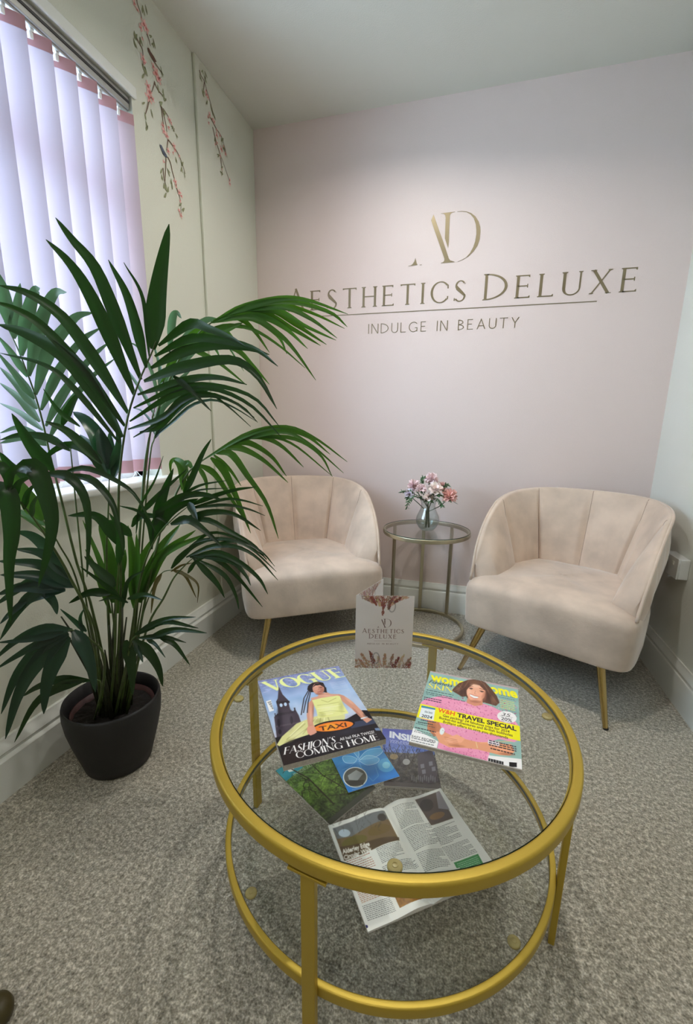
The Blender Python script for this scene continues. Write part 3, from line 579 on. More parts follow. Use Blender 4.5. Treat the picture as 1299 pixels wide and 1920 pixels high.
frond('leaf_blue', [base_pt(-.04, -.01), (180, 1190, 1.12), (150, 1120, 1.07), (135, 1095, 1.05)], [
 ([(139, 1100), (81, 1060), (-5, 1052)], 26), ([(130, 1085), (81, 1040), (28, 1029)], 22), ([(110, 1050), (65, 1008), (30, 996)], 22), ([(120, 1105), (46, 1100), (-5, 1115)], 24), ([(140, 1100), (69, 1080), (0, 1078)], 26), ([(123, 1106), (65, 1116), (36, 1142), (0, 1200)], 24), ([(100, 1100), (60, 1090), (-10, 1135)], 24), ([(80, 1105), (100, 1130), (107, 1152)], 18), ([(60, 1115), (20, 1150), (0, 1170)], 12)],
 1.06, 1.0, seed=18, rollr=.4)
# low left drooping frond
frond('leaf_blue', [base_pt(-.03, -.03), (196, 1240, 1.07), (170, 1200, 1.03), (140, 1183, 1.0), (128, 1182, .99)], [
 ([(136, 1181), (81, 1179), (32, 1200), (-13, 1239)], 19), ([(129, 1188), (81, 1210), (32, 1265), (2, 1339)], 24), ([(128, 1186), (70, 1208), (32, 1229), (-8, 1255)], 16), ([(128, 1192), (74, 1239), (36, 1300), (10, 1386)], 28),
 ([(130, 1194), (103, 1239), (87, 1287), (82, 1339)], 30), ([(138, 1182), (155, 1208), (171, 1250), (179, 1298)], 28), ([(162, 1184), (140, 1165), (113, 1142)], 11), ([(120, 1185), (60, 1198), (-5, 1205)], 14), ([(155, 1190), (150, 1160), (158, 1140)], 8)],
 1.0, .96, seed=19, rollr=.3)
frond('leaf', [base_pt(-.03, -.05), (190, 1285, 1.06), (168, 1273, 1.03)], [
 ([(170, 1276), (113, 1274), (70, 1288), (42, 1306)], 16), ([(160, 1274), (113, 1287), (65, 1320), (27, 1392)], 19)], 1.03, .99, seed=20, thick=.003)
# low right drooping fronds
frond('leaf', [base_pt(.02, -.02), (236, 1250, 1.12), (244, 1210, 1.11), (256, 1192, 1.11), (290, 1178, 1.12)], [
 ([(259, 1184), (310, 1161), (367, 1157)], 12), ([(253, 1190), (307, 1166), (372, 1178)], 15), ([(281, 1194), (330, 1181), (388, 1187)], 15), ([(259, 1196), (307, 1194), (349, 1205)], 11), ([(297, 1193), (327, 1208), (356, 1247)], 13),
 ([(275, 1199), (291, 1208), (310, 1233)], 9), ([(249, 1199), (278, 1221), (297, 1252), (305, 1287)], 23), ([(236, 1200), (246, 1245), (249, 1304)], 24), ([(252, 1206), (262, 1225), (268, 1242)], 12)],
 1.11, 1.08, seed=21, rollr=.3)
# short sheaths at the foot of the stems
b = MB(); random.seed(5)
for k in range(26):
    a = random.random()*6.28; r = random.uniform(.0, .045); x, y = r*math.cos(a), r*math.sin(a); l = random.uniform(.12, .40); a2 = a+random.uniform(-.5, .5); lean = random.uniform(.05, .28)*l
    b.tube([(x, y, .17), (x+lean*.3*math.cos(a2), y+lean*.3*math.sin(a2), .17+l*.5), (x+lean*math.cos(a2), y+lean*math.sin(a2), .17+l)], [.008, .005, .002], 6)
b.build('stem_cluster', 'trunk', pl, smooth=True)
# ------------------------------------------------------------------ lettering drawn from strokes
def seg(x0, y0, x1, y1, w0, w1=None):
    w1 = w0 if w1 is None else w1; dx, dy = x1-x0, y1-y0; l = math.hypot(dx, dy)+1e-9; nx, ny = -dy/l/2, dx/l/2
    return [(x0+nx*w0, y0+ny*w0), (x1+nx*w1, y1+ny*w1), (x1-nx*w1, y1-ny*w1), (x0-nx*w0, y0-ny*w0)]
def arc(cx, cy, rx, ry, a0, a1, tk, tn, n=22, phase=0):
    out = []; inn = []
    for k in range(n+1):
        a = math.radians(a0+(a1-a0)*k/n); wv = tn+(tk-tn)*abs(math.cos(a+phase))**1.5
        out.append((cx+rx*math.cos(a), cy+ry*math.sin(a))); inn.append((cx+(rx-wv)*math.cos(a), cy+(ry-min(wv, tn*1.2+(wv-tn)*.55))*math.sin(a)))
    return [[out[k], out[k+1], inn[k+1], inn[k]] for k in range(n)]
def glyph(ch, tk, tn, sf):
    """polygons of a capital letter one unit high; tk thick stroke, tn thin stroke, sf serif length"""
    g = []; h = tk/2
    def stem(x, y0=0, y1=1, w=None, s0=True, s1=True):
        w = w or tk; g.append(seg(x, y0, x, y1, w))
        if sf:
            for y, s, d in ((y0, s0, 1), (y1, s1, -1)):
                if s: g.append([(x-w/2-sf, y), (x+w/2+sf, y), (x+w/2+sf, y+d*tn*.6), (x+w/2, y+d*(tn*.6+sf*.6)), (x-w/2, y+d*(tn*.6+sf*.6)), (x-w/2-sf, y+d*tn*.6)])
    def ser(x, y, d):
        if sf: g.append([(x-sf-tn/2, y), (x+sf+tn/2, y), (x+sf+tn/2, y+d*tn*.6), (x+tn/2, y+d*(tn*.6+sf*.5)), (x-tn/2, y+d*(tn*.6+sf*.5)), (x-sf-tn/2, y+d*tn*.6)])
    def bar(x0, x1, y, up=0):
        g.append(seg(x0, y, x1, y, tn))
        if sf and up: s = math.copysign(1, up); g.append([(x1, y-s*tn/2), (x1, y+s*sf*1.7), (x1-tn*.5, y+s*sf*1.7), (x1-tn-sf*.7, y)])
    X = h+sf; t2 = tn/2; w = .7
    if ch == 'A': g.append(seg(.38, 1, .08, 0, tn)); g.append(seg(.36, 1, .70, 0, tk)); bar(.17, .60, .33); ser(.08, 0, 1); (sf and g.append([(.70-h-sf*.8, 0), (.70+h+sf, 0), (.70+h+sf, tn*.6), (.70-h-sf*.8, tn*.6)])); w = .78
    elif ch == 'E': stem(X); bar(X, X+.40, 1-t2, -1); bar(X, X+.34, .53, 0); bar(X, X+.44, t2, 1); w = X+.48; (sf and g.append(seg(X+.34, .45, X+.34, .61, tn*.7)))
    elif ch == 'F': stem(X); bar(X, X+.40, 1-t2, -1); bar(X, X+.33, .53); w = X+.44; (sf and g.append(seg(X+.33, .45, X+.33, .61, tn*.7)))
    elif ch == 'S':
        g += arc(.27, .745, .21, .255, 35, 200, tk*.75, tn, 20)+arc(.27, .255, .23, .255, 20, -150, tk*.75, tn, 20)
        g.append([(.27-.205, .70), (.27-.20+tk*.75, .76), (.27+.17, .40), (.27+.225, .30), (.27+.225-tk*.75, .27), (.11, .57)])
        if sf: g.append(seg(.445, .86, .455, .99-.17+.02, tn)); g.append(seg(.05, .18, .045, .06, tn))
        w = .54
    elif ch == 'T': stem(.34, s1=False); bar(.34, .66, 1-t2, -1); bar(.34, .02, 1-t2, -1) if not sf else g.extend([seg(.02, 1-t2, .34, 1-t2, tn), [(.02, 1), (.02, 1-sf*1.7), (.02+tn*.5, 1-sf*1.7), (.02+tn+sf*.7, 1-tn)]]); w = .68
    elif ch == 'H': stem(X); stem(X+.52); bar(X, X+.52, .52); w = X+.52+X
    elif ch == 'I': stem(X); w = 2*X
    elif ch in 'CG':
        g += arc(.43, .5, .41, .515, 42, 318, tk, tn, 34)
        if sf: g.append(seg(.43+.305, .84, .43+.315, .66, tn))
        if ch == 'G': stem(.76-h, -.0+.03, .42, s0=False); w = .82; (not sf and g.append(seg(.55, .42, .76, .42, tn)))
        else: (sf and g.append(seg(.735, .16, .745, .30, tn))); w = .76
    elif ch == 'D': stem(X); g += arc(X, .5, .66, .5, -90, 90, tk, tn, 30); w = X+.70
    elif ch == 'O': g += arc(.46, .5, .45, .515, 0, 360, tk, tn, 44); w = .92
    elif ch == 'L': stem(X); bar(X, X+.44, t2, 1); w = X+.46
    elif ch == 'U':
        stem(X, .30, 1, s0=False); stem(X+.52, .30, 1, w=tn*1.1, s0=False); r = (.52+h+tn*.5)/2; cx = X-h+r
        for k in range(20):
            a0, a1 = math.radians(180+180*k/20), math.radians(180+180*(k+1)/20); f = lambda a: tn+(tk-tn)*max(0, -math.cos(a))**1.3
            g.append([(cx+r*math.cos(a0), .31+.32*math.sin(a0)), (cx+r*math.cos(a1), .31+.32*math.sin(a1)), (cx+(r-f(a1))*math.cos(a1), .31+(.32-tn*1.1)*math.sin(a1)), (cx+(r-f(a0))*math.cos(a0), .31+(.32-tn*1.1)*math.sin(a0))])
        w = X+.52+X
    elif ch == 'X': g.append(seg(.10, 1, .62, 0, tk)); g.append(seg(.62, 1, .08, 0, tn)); ser(.08, 0, 1); ser(.62, 1, -1); (sf and g.extend([[(.10-h-sf, 1), (.10+h+sf, 1), (.10+h+sf, 1-tn*.6), (.10-h-sf, 1-tn*.6)], [(.62-h-sf, 0), (.62+h+sf, 0), (.62+h+sf, tn*.6), (.62-h-sf, tn*.6)]])); w = .74
    elif ch == 'V': g.append(seg(.09, 1, .38, 0, tk)); g.append(seg(.68, 1, .38, 0, tn)); ser(.68, 1, -1); (sf and g.append([(.09-h-sf, 1), (.09+h+sf, 1), (.09+h+sf, 1-tn*.6), (.09-h-sf, 1-tn*.6)])); w = .76
    elif ch == 'Y': g.append(seg(.06, 1, .33, .48, tk)); g.append(seg(.60, 1, .33, .48, tn)); stem(.33, 0, .5, s1=False); w = .66
    elif ch == 'N': stem(X, w=tn*1.1); stem(X+.56, w=tn*1.1); g.append(seg(X+.02, 1, X+.54, 0, tk)); w = X*2+.56
    elif ch == 'M': stem(X, w=tn*1.1); stem(X+.72, w=tk); g.append(seg(X+.02, 1, X+.36, 0, tk)); g.append(seg(X+.70, 1, X+.36, 0, tn)); w = X*2+.72
    elif ch == 'B': stem(X); g += arc(X, .755, .38, .245, -90, 90, tk, tn, 18)+arc(X, .265, .45, .265, -90, 90, tk, tn, 18); w = X+.50
    elif ch == 'P': stem(X); g += arc(X, .73, .42, .27, -90, 90, tk, tn, 18); w = X+.46
    elif ch == 'R': stem(X); g += arc(X, .74, .40, .26, -90, 90, tk, tn, 18); g.append(seg(X+.2, .49, X+.50, 0, tk)); w = X+.56
    elif ch == 'K': stem(X); g.append(seg(X, .42, X+.46, 1, tn)); g.append(seg(X+.16, .58, X+.52, 0, tk)); w = X+.56
    elif ch == "'": g.append(seg(.10, 1.02, .07, .78, tk*.9, tn)); w = .2
    elif ch == '-': g.append(seg(.05, .45, .35, .45, tn)); w = .4
    elif ch == ' ': w = .42
    return g, w
def lettering(txt, tk, tn, sf, track, caps=None, small=.85):
    """returns polygons and width; letters flagged in caps are full height, others 'small'"""
    x = 0; out = []
    for i, ch in enumerate(txt):
        s = 1.0 if (caps is None or i in caps) else small; g, w_ = glyph(ch, tk/s, tn/s, sf)
        out += [[(x+px*s, py*s) for px, py in p] for p in g]; x += (w_*s+track)
    return out, x-track
def letters_mesh(txt, tk, tn, sf, track, caps, small, X0, X1, Z0, s_, parent):
    x = 0; L = []
    for i, ch in enumerate(txt):
        q = 1.0 if (caps is None or i in caps) else small; g, w_ = glyph(ch, tk/q, tn/q, sf)
        if ch != ' ': L.append([[(x+px*q, py*q) for px, py in p] for p in g])
        x += w_*q+track
    sx = (X1-X0)/((x-track)*s_)
    for p in L: polys_mesh('letter', p, lambda a, b_, d: (X0+a*s_*sx-1.08, -.0004-d, Z0+b_*s_-1.70), .0012, 'sign', parent)
def polys_mesh(name, polys, place, thick, m, parent):
    b = MB()
    for k, p in enumerate(polys):
        n = len(p); e = (k % 5)*.00002
        b.add([place(x, y, thick+e) for x, y in p]+[place(x, y, 0) for x, y in p], [tuple(range(n))]+[(i, (i+1) % n, n+(i+1) % n, n+i) for i in range(n)])
    return b.build(name, m, parent)
# ------------------------------------------------------------------ sign on the pink wall
sg = thing('wall_sign', 'gold AD AESTHETICS DELUXE lettering with INDULGE IN BEAUTY on the pink wall', 'sign', (1.08, 0, 1.70))
sc1 = .118
letters_mesh('AESTHETICS', .085, .042, .045, .19, {0}, .86, .200, 1.195, 1.722, sc1, sg)
letters_mesh('DELUXE', .085, .042, .045, .19, {0}, .86, 1.275, 1.972, 1.722, sc1*1.03, sg)
b = MB(); b.box((.40-1.08, -.0016, 1.6865-1.70), (1.806-1.08, -.0003, 1.6905-1.70)); b.build('underline', 'sign', sg)
letters_mesh('INDULGE IN BEAUTY', .065, .065, 0, .22, None, 1, .680, 1.464, 1.585, .050, sg)
# monogram traced: crop (760,380)-(920,520), 8.12 px per photo px
def tr(pts, ox, oy, k): return [(ox+x/k, oy+y/k) for x, y in pts]
def logo_polys():
    L = [[(392, 270), (428, 180), (440, 215), (462, 280), (568, 575), (640, 790), (660, 850), (680, 880), (700, 893), (748, 900), (748, 908), (540, 925), (540, 917), (575, 905), (590, 885), (592, 855), (575, 800), (430, 390)],
         [(538, 165), (620, 155), (755, 138), (755, 146), (715, 155), (690, 170), (677, 200), (668, 400), (660, 600), (650, 695), (625, 620), (600, 545), (612, 230), (605, 190), (580, 172), (540, 170)],
         [(45, 965), (85, 955), (110, 935), (135, 895), (153, 840), (165, 890), (172, 925), (185, 950), (100, 962), (45, 972)], [(215, 947), (250, 942), (250, 950), (220, 955)]]
    D = [(790, 135), (860, 128), (930, 135), (1000, 160), (1065, 210), (1115, 290), (1138, 370), (1142, 440), (1130, 560), (1095, 660), (1040, 740), (960, 820), (880, 870), (795, 903)]
    D2 = [(795, 898), (860, 870), (920, 835), (980, 770), (1030, 680), (1060, 590), (1078, 480), (1078, 410), (1070, 330), (1040, 240), (990, 180), (930, 148), (860, 140), (790, 143)]
    q = []
    n = len(D)
    for i in range(n-1): q.append([D[i], D[i+1], D2[n-2-i], D2[n-1-i]])
    return L, q
def tri_fill(poly):
    """ear free fan via bmesh triangulation in 2D"""
    bm = bmesh.new(); f = bm.faces.new([bm.verts.new((x, y, 0)) for x, y in poly]); r = bmesh.ops.triangulate(bm, faces=[f])
    out = [[(v.co.x, v.co.y) for v in t.verts] for t in r['faces']]; bm.free(); return out
LA, LD = logo_polys()
wallp = lambda x, y: ony(760+x/8.12, 380+y/8.12, 0)
for nm, grp in (('monogram_a', [t for L in LA for t in tri_fill(L)]), ('monogram_d', LD)):
    b = MB()
    for p in grp:
        Q = [wallp(x, y) for x, y in p]; b.poly([(q[0]-1.08, -.0014, q[2]-1.70) for q in Q])
    b.build(nm, 'sign', sg)
# logo in metric coordinates for reuse on the card: x right, y up, 0..1 height
LOGO = []
for p in [t for L in LA for t in tri_fill(L)]+LD:
    LOGO.append([((wallp(x, y)[0]-.895)/.24, (wallp(x, y)[2]-1.908)/.24) for x, y in p])
# ------------------------------------------------------------------ blossom decals on the left wall
M_['d_branch'] = mat('printed_brown_branch', srgb(120, 100, 82), .6); M_['d_leaf'] = mat('printed_olive_leaf', srgb(146, 150, 112), .6, var=.3, vscale=60)
M_['d_pink'] = mat('printed_pink_blossom', srgb(220, 158, 150), .6, var=.45, vscale=70, var2=srgb(236, 192, 184)); M_['d_red'] = mat('printed_red_blossom_centre', srgb(196, 108, 104), .6)
M_['d_bird'] = mat('printed_grey_bird', srgb(92, 100, 118), .6, var=.4, vscale=50); M_['d_brownbird'] = mat('printed_brown_bird', srgb(112, 78, 62), .6, var=.4, vscale=50)
def decal(label, branches, flowers, leaves, birds, xo, seed):
    random.seed(seed); k = 4.573; w2 = lambda p: onx(230+p[0]/k, p[1]/k, xo)
    org = w2(branches[0][-1]); t = thing('blossom_decal', label, 'wall decal', tuple(org))
    def pt(y, z, d): return (xo+d-org[0], y-org[1], z-org[2])
    b = MB()
    for br in branches:
        P = [w2(p) for p in br]; C = crv(P, 6*len(P)); n = len(C)
        for i in range(n-1):
            r0, r1 = .0034*(1-.6*i/n), .0034*(1-.6*(i+1)/n); d = C[i+1]-C[i]; l = math.hypot(d[1], d[2])+1e-9; ny, nz = -d[2]/l, d[1]/l
            b.poly([pt(C[i][1]+ny*r0, C[i][2]+nz*r0, .0006), pt(C[i+1][1]+ny*r1, C[i+1][2]+nz*r1, .0006), pt(C[i+1][1]-ny*r1, C[i+1][2]-nz*r1, .0006), pt(C[i][1]-ny*r0, C[i][2]-nz*r0, .0006)])
    b.build('branch', 'd_branch', t)
    def ell(b, cy, cz, a, bb, rot, d, n=9):
        b.poly([pt(cy+a*math.cos(q)*math.cos(rot)-bb*math.sin(q)*math.sin(rot), cz+a*math.cos(q)*math.sin(rot)+bb*math.sin(q)*math.cos(rot), d) for q in np.linspace(0, 2*math.pi, n, endpoint=False)])
    for i, (x, y, r) in enumerate(flowers):
        b = MB(); P = w2((x, y)); R_ = r/k*.0019; a0 = random.random()*6.28; full = r > 20
        for j in range(5 if full else 3):
            a = a0+j*(6.283/5 if full else .7); rr = R_*random.uniform(.45, .7); ell(b, P[1]+math.cos(a)*R_*.75, P[2]+math.sin(a)*R_*.75, rr, rr*.55, a, .0009+.00002*j)
        nf = len(b.f); ell(b, P[1], P[2], R_*.42, R_*.35, 0, .0013)
        o = b.build('blossom', 'd_pink', t); o.data.materials.append(M_['d_red']); o.data.polygons[nf].material_index = 1
    b = MB()
    for x, y in leaves:
        P = w2((x, y)); a = random.uniform(.9, 2.4)
        for j in range(2):
            q = a+random.uniform(-.9, .9)*j; L = random.uniform(.009, .015); ell(b, P[1]+math.cos(q)*L*.6, P[2]-math.sin(q)*L*.6, L, L*.27, -q, .0008+.00002*j)
    b.build('leaves', 'd_leaf', t)
    for m, pts in birds:
        b = MB(); P = [w2(p) for p in pts]; b.poly([pt(q[1], q[2], .0016) for q in P]); b.build('bird', m, t)
decal('large pink blossom branch decal with a grey bird on the cream wall beside the window',
 [[(118, -60), (122, 20), (150, 100), (168, 175)], [(205, 290), (225, 340), (237, 395)], [(213, 410), (250, 500), (290, 560), (335, 625)], [(275, 700), (262, 745), (248, 790)], [(275, 715), (300, 770), (335, 812), (375, 862)],
  [(328, 905), (340, 1000), (357, 1120)], [(333, 915), (360, 1020), (380, 1130)], [(345, 930), (400, 1020), (445, 1130)], [(383, 1190), (430, 1250), (470, 1310), (505, 1390), (537, 1492)], [(388, 1190), (380, 1260), (375, 1290)], [(385, 1345), (410, 1400), (425, 1470), (450, 1560), (470, 1640), (495, 1720), (500, 1840)],
  [(370, 1355), (368, 1440), (362, 1570)], [(345, 1440), (355, 1530), (375, 1610)], [(225, 860), (210, 930), (190, 990)], [(100, 280), (140, 370), (170, 430), (175, 560), (185, 600)]],
 [(100, 30, 22), (122, 85, 20), (180, 210, 36), (200, 245, 30), (155, 240, 22), (165, 320, 16), (175, 505, 30), (188, 540, 20), (262, 570, 24), (285, 630, 40), (305, 675, 34), (215, 740, 34), (228, 790, 34), (222, 835, 38), (255, 850, 22), (400, 1030, 24), (415, 1050, 18), (345, 1080, 22), (352, 1125, 26), (378, 1165, 24), (395, 1090, 20), (390, 1295, 24), (438, 1250, 24), (445, 1280, 20), (432, 1305, 16), (355, 1390, 18), (480, 1330, 16), (450, 1560, 26), (455, 1595, 16), (485, 1650, 26), (500, 1680, 20), (495, 1720, 18), (485, 1815, 20), (500, 1850, 22)],
 [(195, 55), (170, 60), (100, 280), (120, 300), (95, 345), (150, 330), (245, 310), (262, 345), (265, 375), (180, 640), (192, 585), (170, 560), (325, 580), (330, 615), (185, 880), (190, 975), (245, 950), (200, 1050), (212, 1085), (300, 740), (345, 770), (350, 810), (370, 850), (335, 880), (440, 1105), (455, 1150), (430, 1090), (365, 965), (335, 1455), (385, 1455), (335, 1505), (415, 1540), (370, 1590), (390, 1610), (370, 1660), (355, 1580), (500, 1380), (515, 1395), (505, 1440), (525, 1480), (455, 1355), (500, 1745), (525, 1790), (420, 1570)],
 [('d_bird', [(315, 1238), (330, 1245), (352, 1290), (372, 1325), (383, 1352), (368, 1350), (345, 1325), (332, 1290), (318, 1255)]), ('d_brownbird', [(208, 412), (222, 412), (238, 445), (265, 485), (288, 530), (275, 535), (250, 505), (232, 475), (216, 440)])], .0008, 3)
decal('smaller pink blossom branch decal near the ceiling in the wall corner',
 [[(655, 600), (672, 650), (700, 700), (722, 780), (755, 890), (778, 980)], [(700, 700), (690, 790)], [(745, 995), (800, 1100), (850, 1180), (880, 1290), (895, 1350)], [(770, 1090), (800, 1210), (835, 1320), (870, 1420), (918, 1560)], [(835, 1330), (845, 1400), (855, 1500)], [(708, 690), (712, 630)]],
 [(718, 810, 26), (728, 835, 20), (715, 775, 16), (745, 985, 22), (735, 1010, 18), (765, 1020, 20), (783, 1045, 22), (738, 1050, 18), (800, 1110, 20), (805, 1160, 26), (830, 1165, 20), (810, 1225, 20), (795, 1240, 18), (845, 1280, 26), (862, 1260, 16), (880, 1320, 22), (833, 1335, 18), (915, 1545, 20), (917, 1575, 22), (853, 1450, 14)],
 [(660, 645), (685, 605), (705, 620), (700, 660), (680, 775), (690, 770), (765, 940), (780, 980), (755, 900), (850, 1185), (860, 1190), (825, 1330), (855, 1430), (855, 1490), (865, 1250), (725, 870), (790, 1190)], [], .0148, 4)
# ------------------------------------------------------------------ print: colours laid on a fine mesh, one per vertex
class Canvas:
    def __init__(s, Wm, Hm, nx, quad=None, bg=(255, 255, 255)):
        s.W, s.H = Wm, Hm; s.nx = nx; s.ny = int(nx*Hm/Wm); s.a = np.zeros((s.ny, s.nx, 3)); s.a[:] = bg; s.k = (s.nx-1)/Wm
        s.Hm = None
        if quad:   # homography from traced coordinates (TL,TR,BR,BL) to metres
            src = quad; dst = [(0, 0), (Wm, 0), (Wm, Hm), (0, Hm)]; A = []; B = []
            for (x, y), (u, v) in zip(src, dst): A += [[x, y, 1, 0, 0, 0, -u*x, -u*y], [0, 0, 0, x, y, 1, -v*x, -v*y]]; B += [u, v]
            h = np.linalg.solve(np.array(A, float), np.array(B, float)); s.Hm = np.append(h, 1).reshape(3, 3)
    def T(s, pts):
        P = np.array(pts, float); q = np.c_[P, np.ones(len(P))]@s.Hm.T; return q[:, :2]/q[:, 2:]
    def cover(s, polys):
        allp = np.vstack([np.asarray(p, float) for p in polys])*s.k; x0, y0 = np.floor(allp.min(0)-1).astype(int); x1, y1 = np.ceil(allp.max(0)+2).astype(int)
        x0, y0 = max(0, x0), max(0, y0); x1, y1 = min(s.nx, x1), min(s.ny, y1)
        if x1 <= x0 or y1 <= y0: return None
        S = 3; tot = np.zeros(((y1-y0)*S, (x1-x0)*S), bool)
        for p in polys:
            P = (np.asarray(p, float)*s.k-[x0, y0]+.5)*S; n = len(P)
            a0 = np.clip(np.floor(P.min(0)).astype(int)-1, 0, None); a1 = np.ceil(P.max(0)).astype(int)+2; a1 = np.minimum(a1, [tot.shape[1], tot.shape[0]])
            if a1[0] <= a0[0] or a1[1] <= a0[1]: continue
            X, Y = np.meshgrid(np.arange(a0[0], a1[0])+.5, np.arange(a0[1], a1[1])+.5); ins = np.zeros(X.shape, bool)
            for i in range(n):
                xa, ya = P[i]; xb, yb = P[(i+1) % n]
                if ya == yb: continue
                c = ((ya > Y) != (yb > Y)) & (X < (xb-xa)*(Y-ya)/(yb-ya)+xa); ins ^= c
            tot[a0[1]:a1[1], a0[0]:a1[0]] |= ins
        return x0, y0, x1, y1, tot.reshape(y1-y0, S, x1-x0, S).mean((1, 3))
    def fill(s, polys, col, al=1.0):
        if len(polys) == 0: return
        if np.ndim(polys[0][0]) == 0: polys = [polys]
        r = s.cover(polys)
        if r is None: return
        x0, y0, x1, y1, m = r; m = (m*al)[..., None]; s.a[y0:y1, x0:x1] = s.a[y0:y1, x0:x1]*(1-m)+np.array(col, float)*m
    def tf(s, pts, col, al=1.0): s.fill([s.T(pts)], col, al)
    def ell(s, cx, cy, rx, ry, col, rot=0, al=1.0, traced=False, n=28):
        P = [(cx+rx*math.cos(a)*math.cos(rot)-ry*math.sin(a)*math.sin(rot), cy+rx*math.cos(a)*math.sin(rot)+ry*math.sin(a)*math.cos(rot)) for a in np.linspace(0, 2*math.pi, n, endpoint=False)]
        s.fill([s.T(P) if traced else P], col, al)
    def line(s, pts, wd, col, al=1.0, traced=False):
        P = s.T(pts) if traced else np.array(pts, float); Q = []
        for i in range(len(P)-1): Q.append(seg(P[i][0], P[i][1], P[i+1][0], P[i+1][1], wd))
        s.fill(Q, col, al)
    def grad(s, c0, c1, y0=0, y1=None, c2=None):
        y1 = y1 or s.H; n = s.ny; t = np.clip((np.arange(n)/s.k-y0)/(y1-y0), 0, 1)[:, None, None]
        m = (np.arange(n)/s.k >= y0) & (np.arange(n)/s.k <= y1+1e-6); g = np.array(c0)*(1-t)+np.array(c1)*t; s.a[m] = np.broadcast_to(g, s.a.shape)[m]
    def blur(s, n=1):
        for _ in range(n):
            p = np.pad(s.a, ((1, 1), (1, 1), (0, 0)), 'edge'); s.a = (p[1:-1, 1:-1]*4+p[:-2, 1:-1]*2+p[2:, 1:-1]*2+p[1:-1, :-2]*2+p[1:-1, 2:]*2+p[:-2, :-2]+p[:-2, 2:]+p[2:, :-2]+p[2:, 2:])/16
    def soft(s, cx, cy, rx, ry, col, rot=0, al=.5, k=6):
        for i in range(k): q = 1-i/k; s.ell(cx, cy, rx*q, ry*q, col, rot, al/k*1.6, True)
    def noise(s, scale, amt, seed=0, box=None, cells=None):
        rs = np.random.RandomState(seed); n1, n2 = int(s.ny/scale)+3, int(s.nx/scale)+3; g = rs.rand(n1, n2)*2-1
        Y, X = np.arange(s.ny)/scale, np.arange(s.nx)/scale; yi, xi = Y.astype(int), X.astype(int); fy, fx = (Y-yi)[:, None], (X-xi)[None]
        v = g[yi][:, xi]*(1-fy)*(1-fx)+g[yi+1][:, xi]*fy*(1-fx)+g[yi][:, xi+1]*(1-fy)*fx+g[yi+1][:, xi+1]*fy*fx
        m = np.ones_like(v)
        if box is not None: m[:] = 0; b_ = [int(q*s.k) for q in box]; m[max(0, b_[1]):b_[3], max(0, b_[0]):b_[2]] = 1
        s.a += (v*m)[..., None]*np.array(amt)
    def quadtext(s, polys, w_, h_, TL, TR, BL, col, al=1.0, traced=True):
        """fits lettering (y up, width w_, height h_) in the parallelogram"""
        if traced: TL, TR, BL = s.T([TL, TR, BL])
        TL, TR, BL = map(np.array, (TL, TR, BL)); s.fill([[tuple(BL+(TR-TL)*(x/w_)+(TL-BL)*(y/h_)) for x, y in p] for p in polys], col, al)
    def sans(s, txt, TL, TR, BL, col, al=1.0, bold=0, traced=True, shear=0):
        p, w_, h_ = sans_polys(txt, bold, shear); s.quadtext(p, w_, h_, TL, TR, BL, col, al, traced)
    def rows(s, x0, y0, x1, y1, n, col, rot=0, wd=None, seed=0, al=.8):
        rs = random.Random(seed); Q = []; hh = (y1-y0)/n
        for i in range(n):
            x = x0; end = x1-(rs.random()*.3*(x1-x0) if rs.random() < .15 else 0)
            while x < end:
                l = rs.uniform(.0018, .006); e = min(end, x+l); y = y0+i*hh; Q.append([(x, y+hh*.22), (e, y+hh*.22), (e, y+hh*.72), (x, y+hh*.72)]); x = e+.0009
        s.fill(Q, col, al)
    def mesh(s, name, place, m, parent):
        me = bpy.data.meshes.new(name); nx, ny = s.nx, s.ny
        X, Y = np.meshgrid(np.arange(nx)/s.k, np.arange(ny)/s.k*(s.H/((ny-1)/s.k))); co = place(X, Y).reshape(-1, 3).astype(np.float32)
        me.vertices.add(nx*ny); me.vertices.foreach_set('co', co.ravel())
        i, j = np.meshgrid(np.arange(ny-1), np.arange(nx-1), indexing='ij'); a = (i*nx+j).ravel(); f = np.c_[a, a+nx, a+nx+1, a+1].astype(np.int32); n = len(f)
        me.loops.add(4*n); me.loops.foreach_set('vertex_index', f.ravel()); me.polygons.add(n); me.polygons.foreach_set('loop_start', np.arange(0, 4*n, 4, dtype=np.int32)); me.polygons.foreach_set('loop_total', np.full(n, 4, np.int32))
        me.polygons.foreach_set('use_smooth', np.ones(n, bool)); me.update(calc_edges=True)
        q = s.a
        if m == 'print': g = q.mean(2, keepdims=True); q = g+(q-g)*1.10; q = 122+(q-122)*1.16
        c = np.clip(q/255, 0, 1); c = np.where(c <= .04045, c/12.92, ((c+.055)/1.055)**2.4); at = me.color_attributes.new('print', 'FLOAT_COLOR', 'POINT')
        at.data.foreach_set('color', np.concatenate([c, np.ones(c.shape[:2]+(1,))], 2).astype(np.float32).ravel())
        me.materials.append(M_[m]); o = bpy.data.objects.new(name, me); COL.objects.link(o); o.parent = parent; return o
_sc = {}
def sans_polys(txt, bold=0, shear=0):
    k = (txt, bold, shear)
    if k in _sc: return _sc[k]
    cu = bpy.data.curves.new('t', 'FONT'); cu.body = txt; cu.offset = bold; cu.shear = shear; cu.resolution_u = 3
    o = bpy.data.objects.new('t', cu); COL.objects.link(o); dg = bpy.context.evaluated_depsgraph_get(); me = o.evaluated_get(dg).to_mesh()
    V = np.array([v.co[:2] for v in me.vertices]); P = [[tuple(V[i]) for i in p.vertices] for p in me.polygons]; o.to_mesh_clear(); bpy.data.objects.remove(o); bpy.data.curves.remove(cu)
    x0 = V[:, 0].min(); P = [[(x-x0, y) for x, y in p] for p in P]; _sc[k] = (P, V[:, 0].max()-x0, .70); return _sc[k]
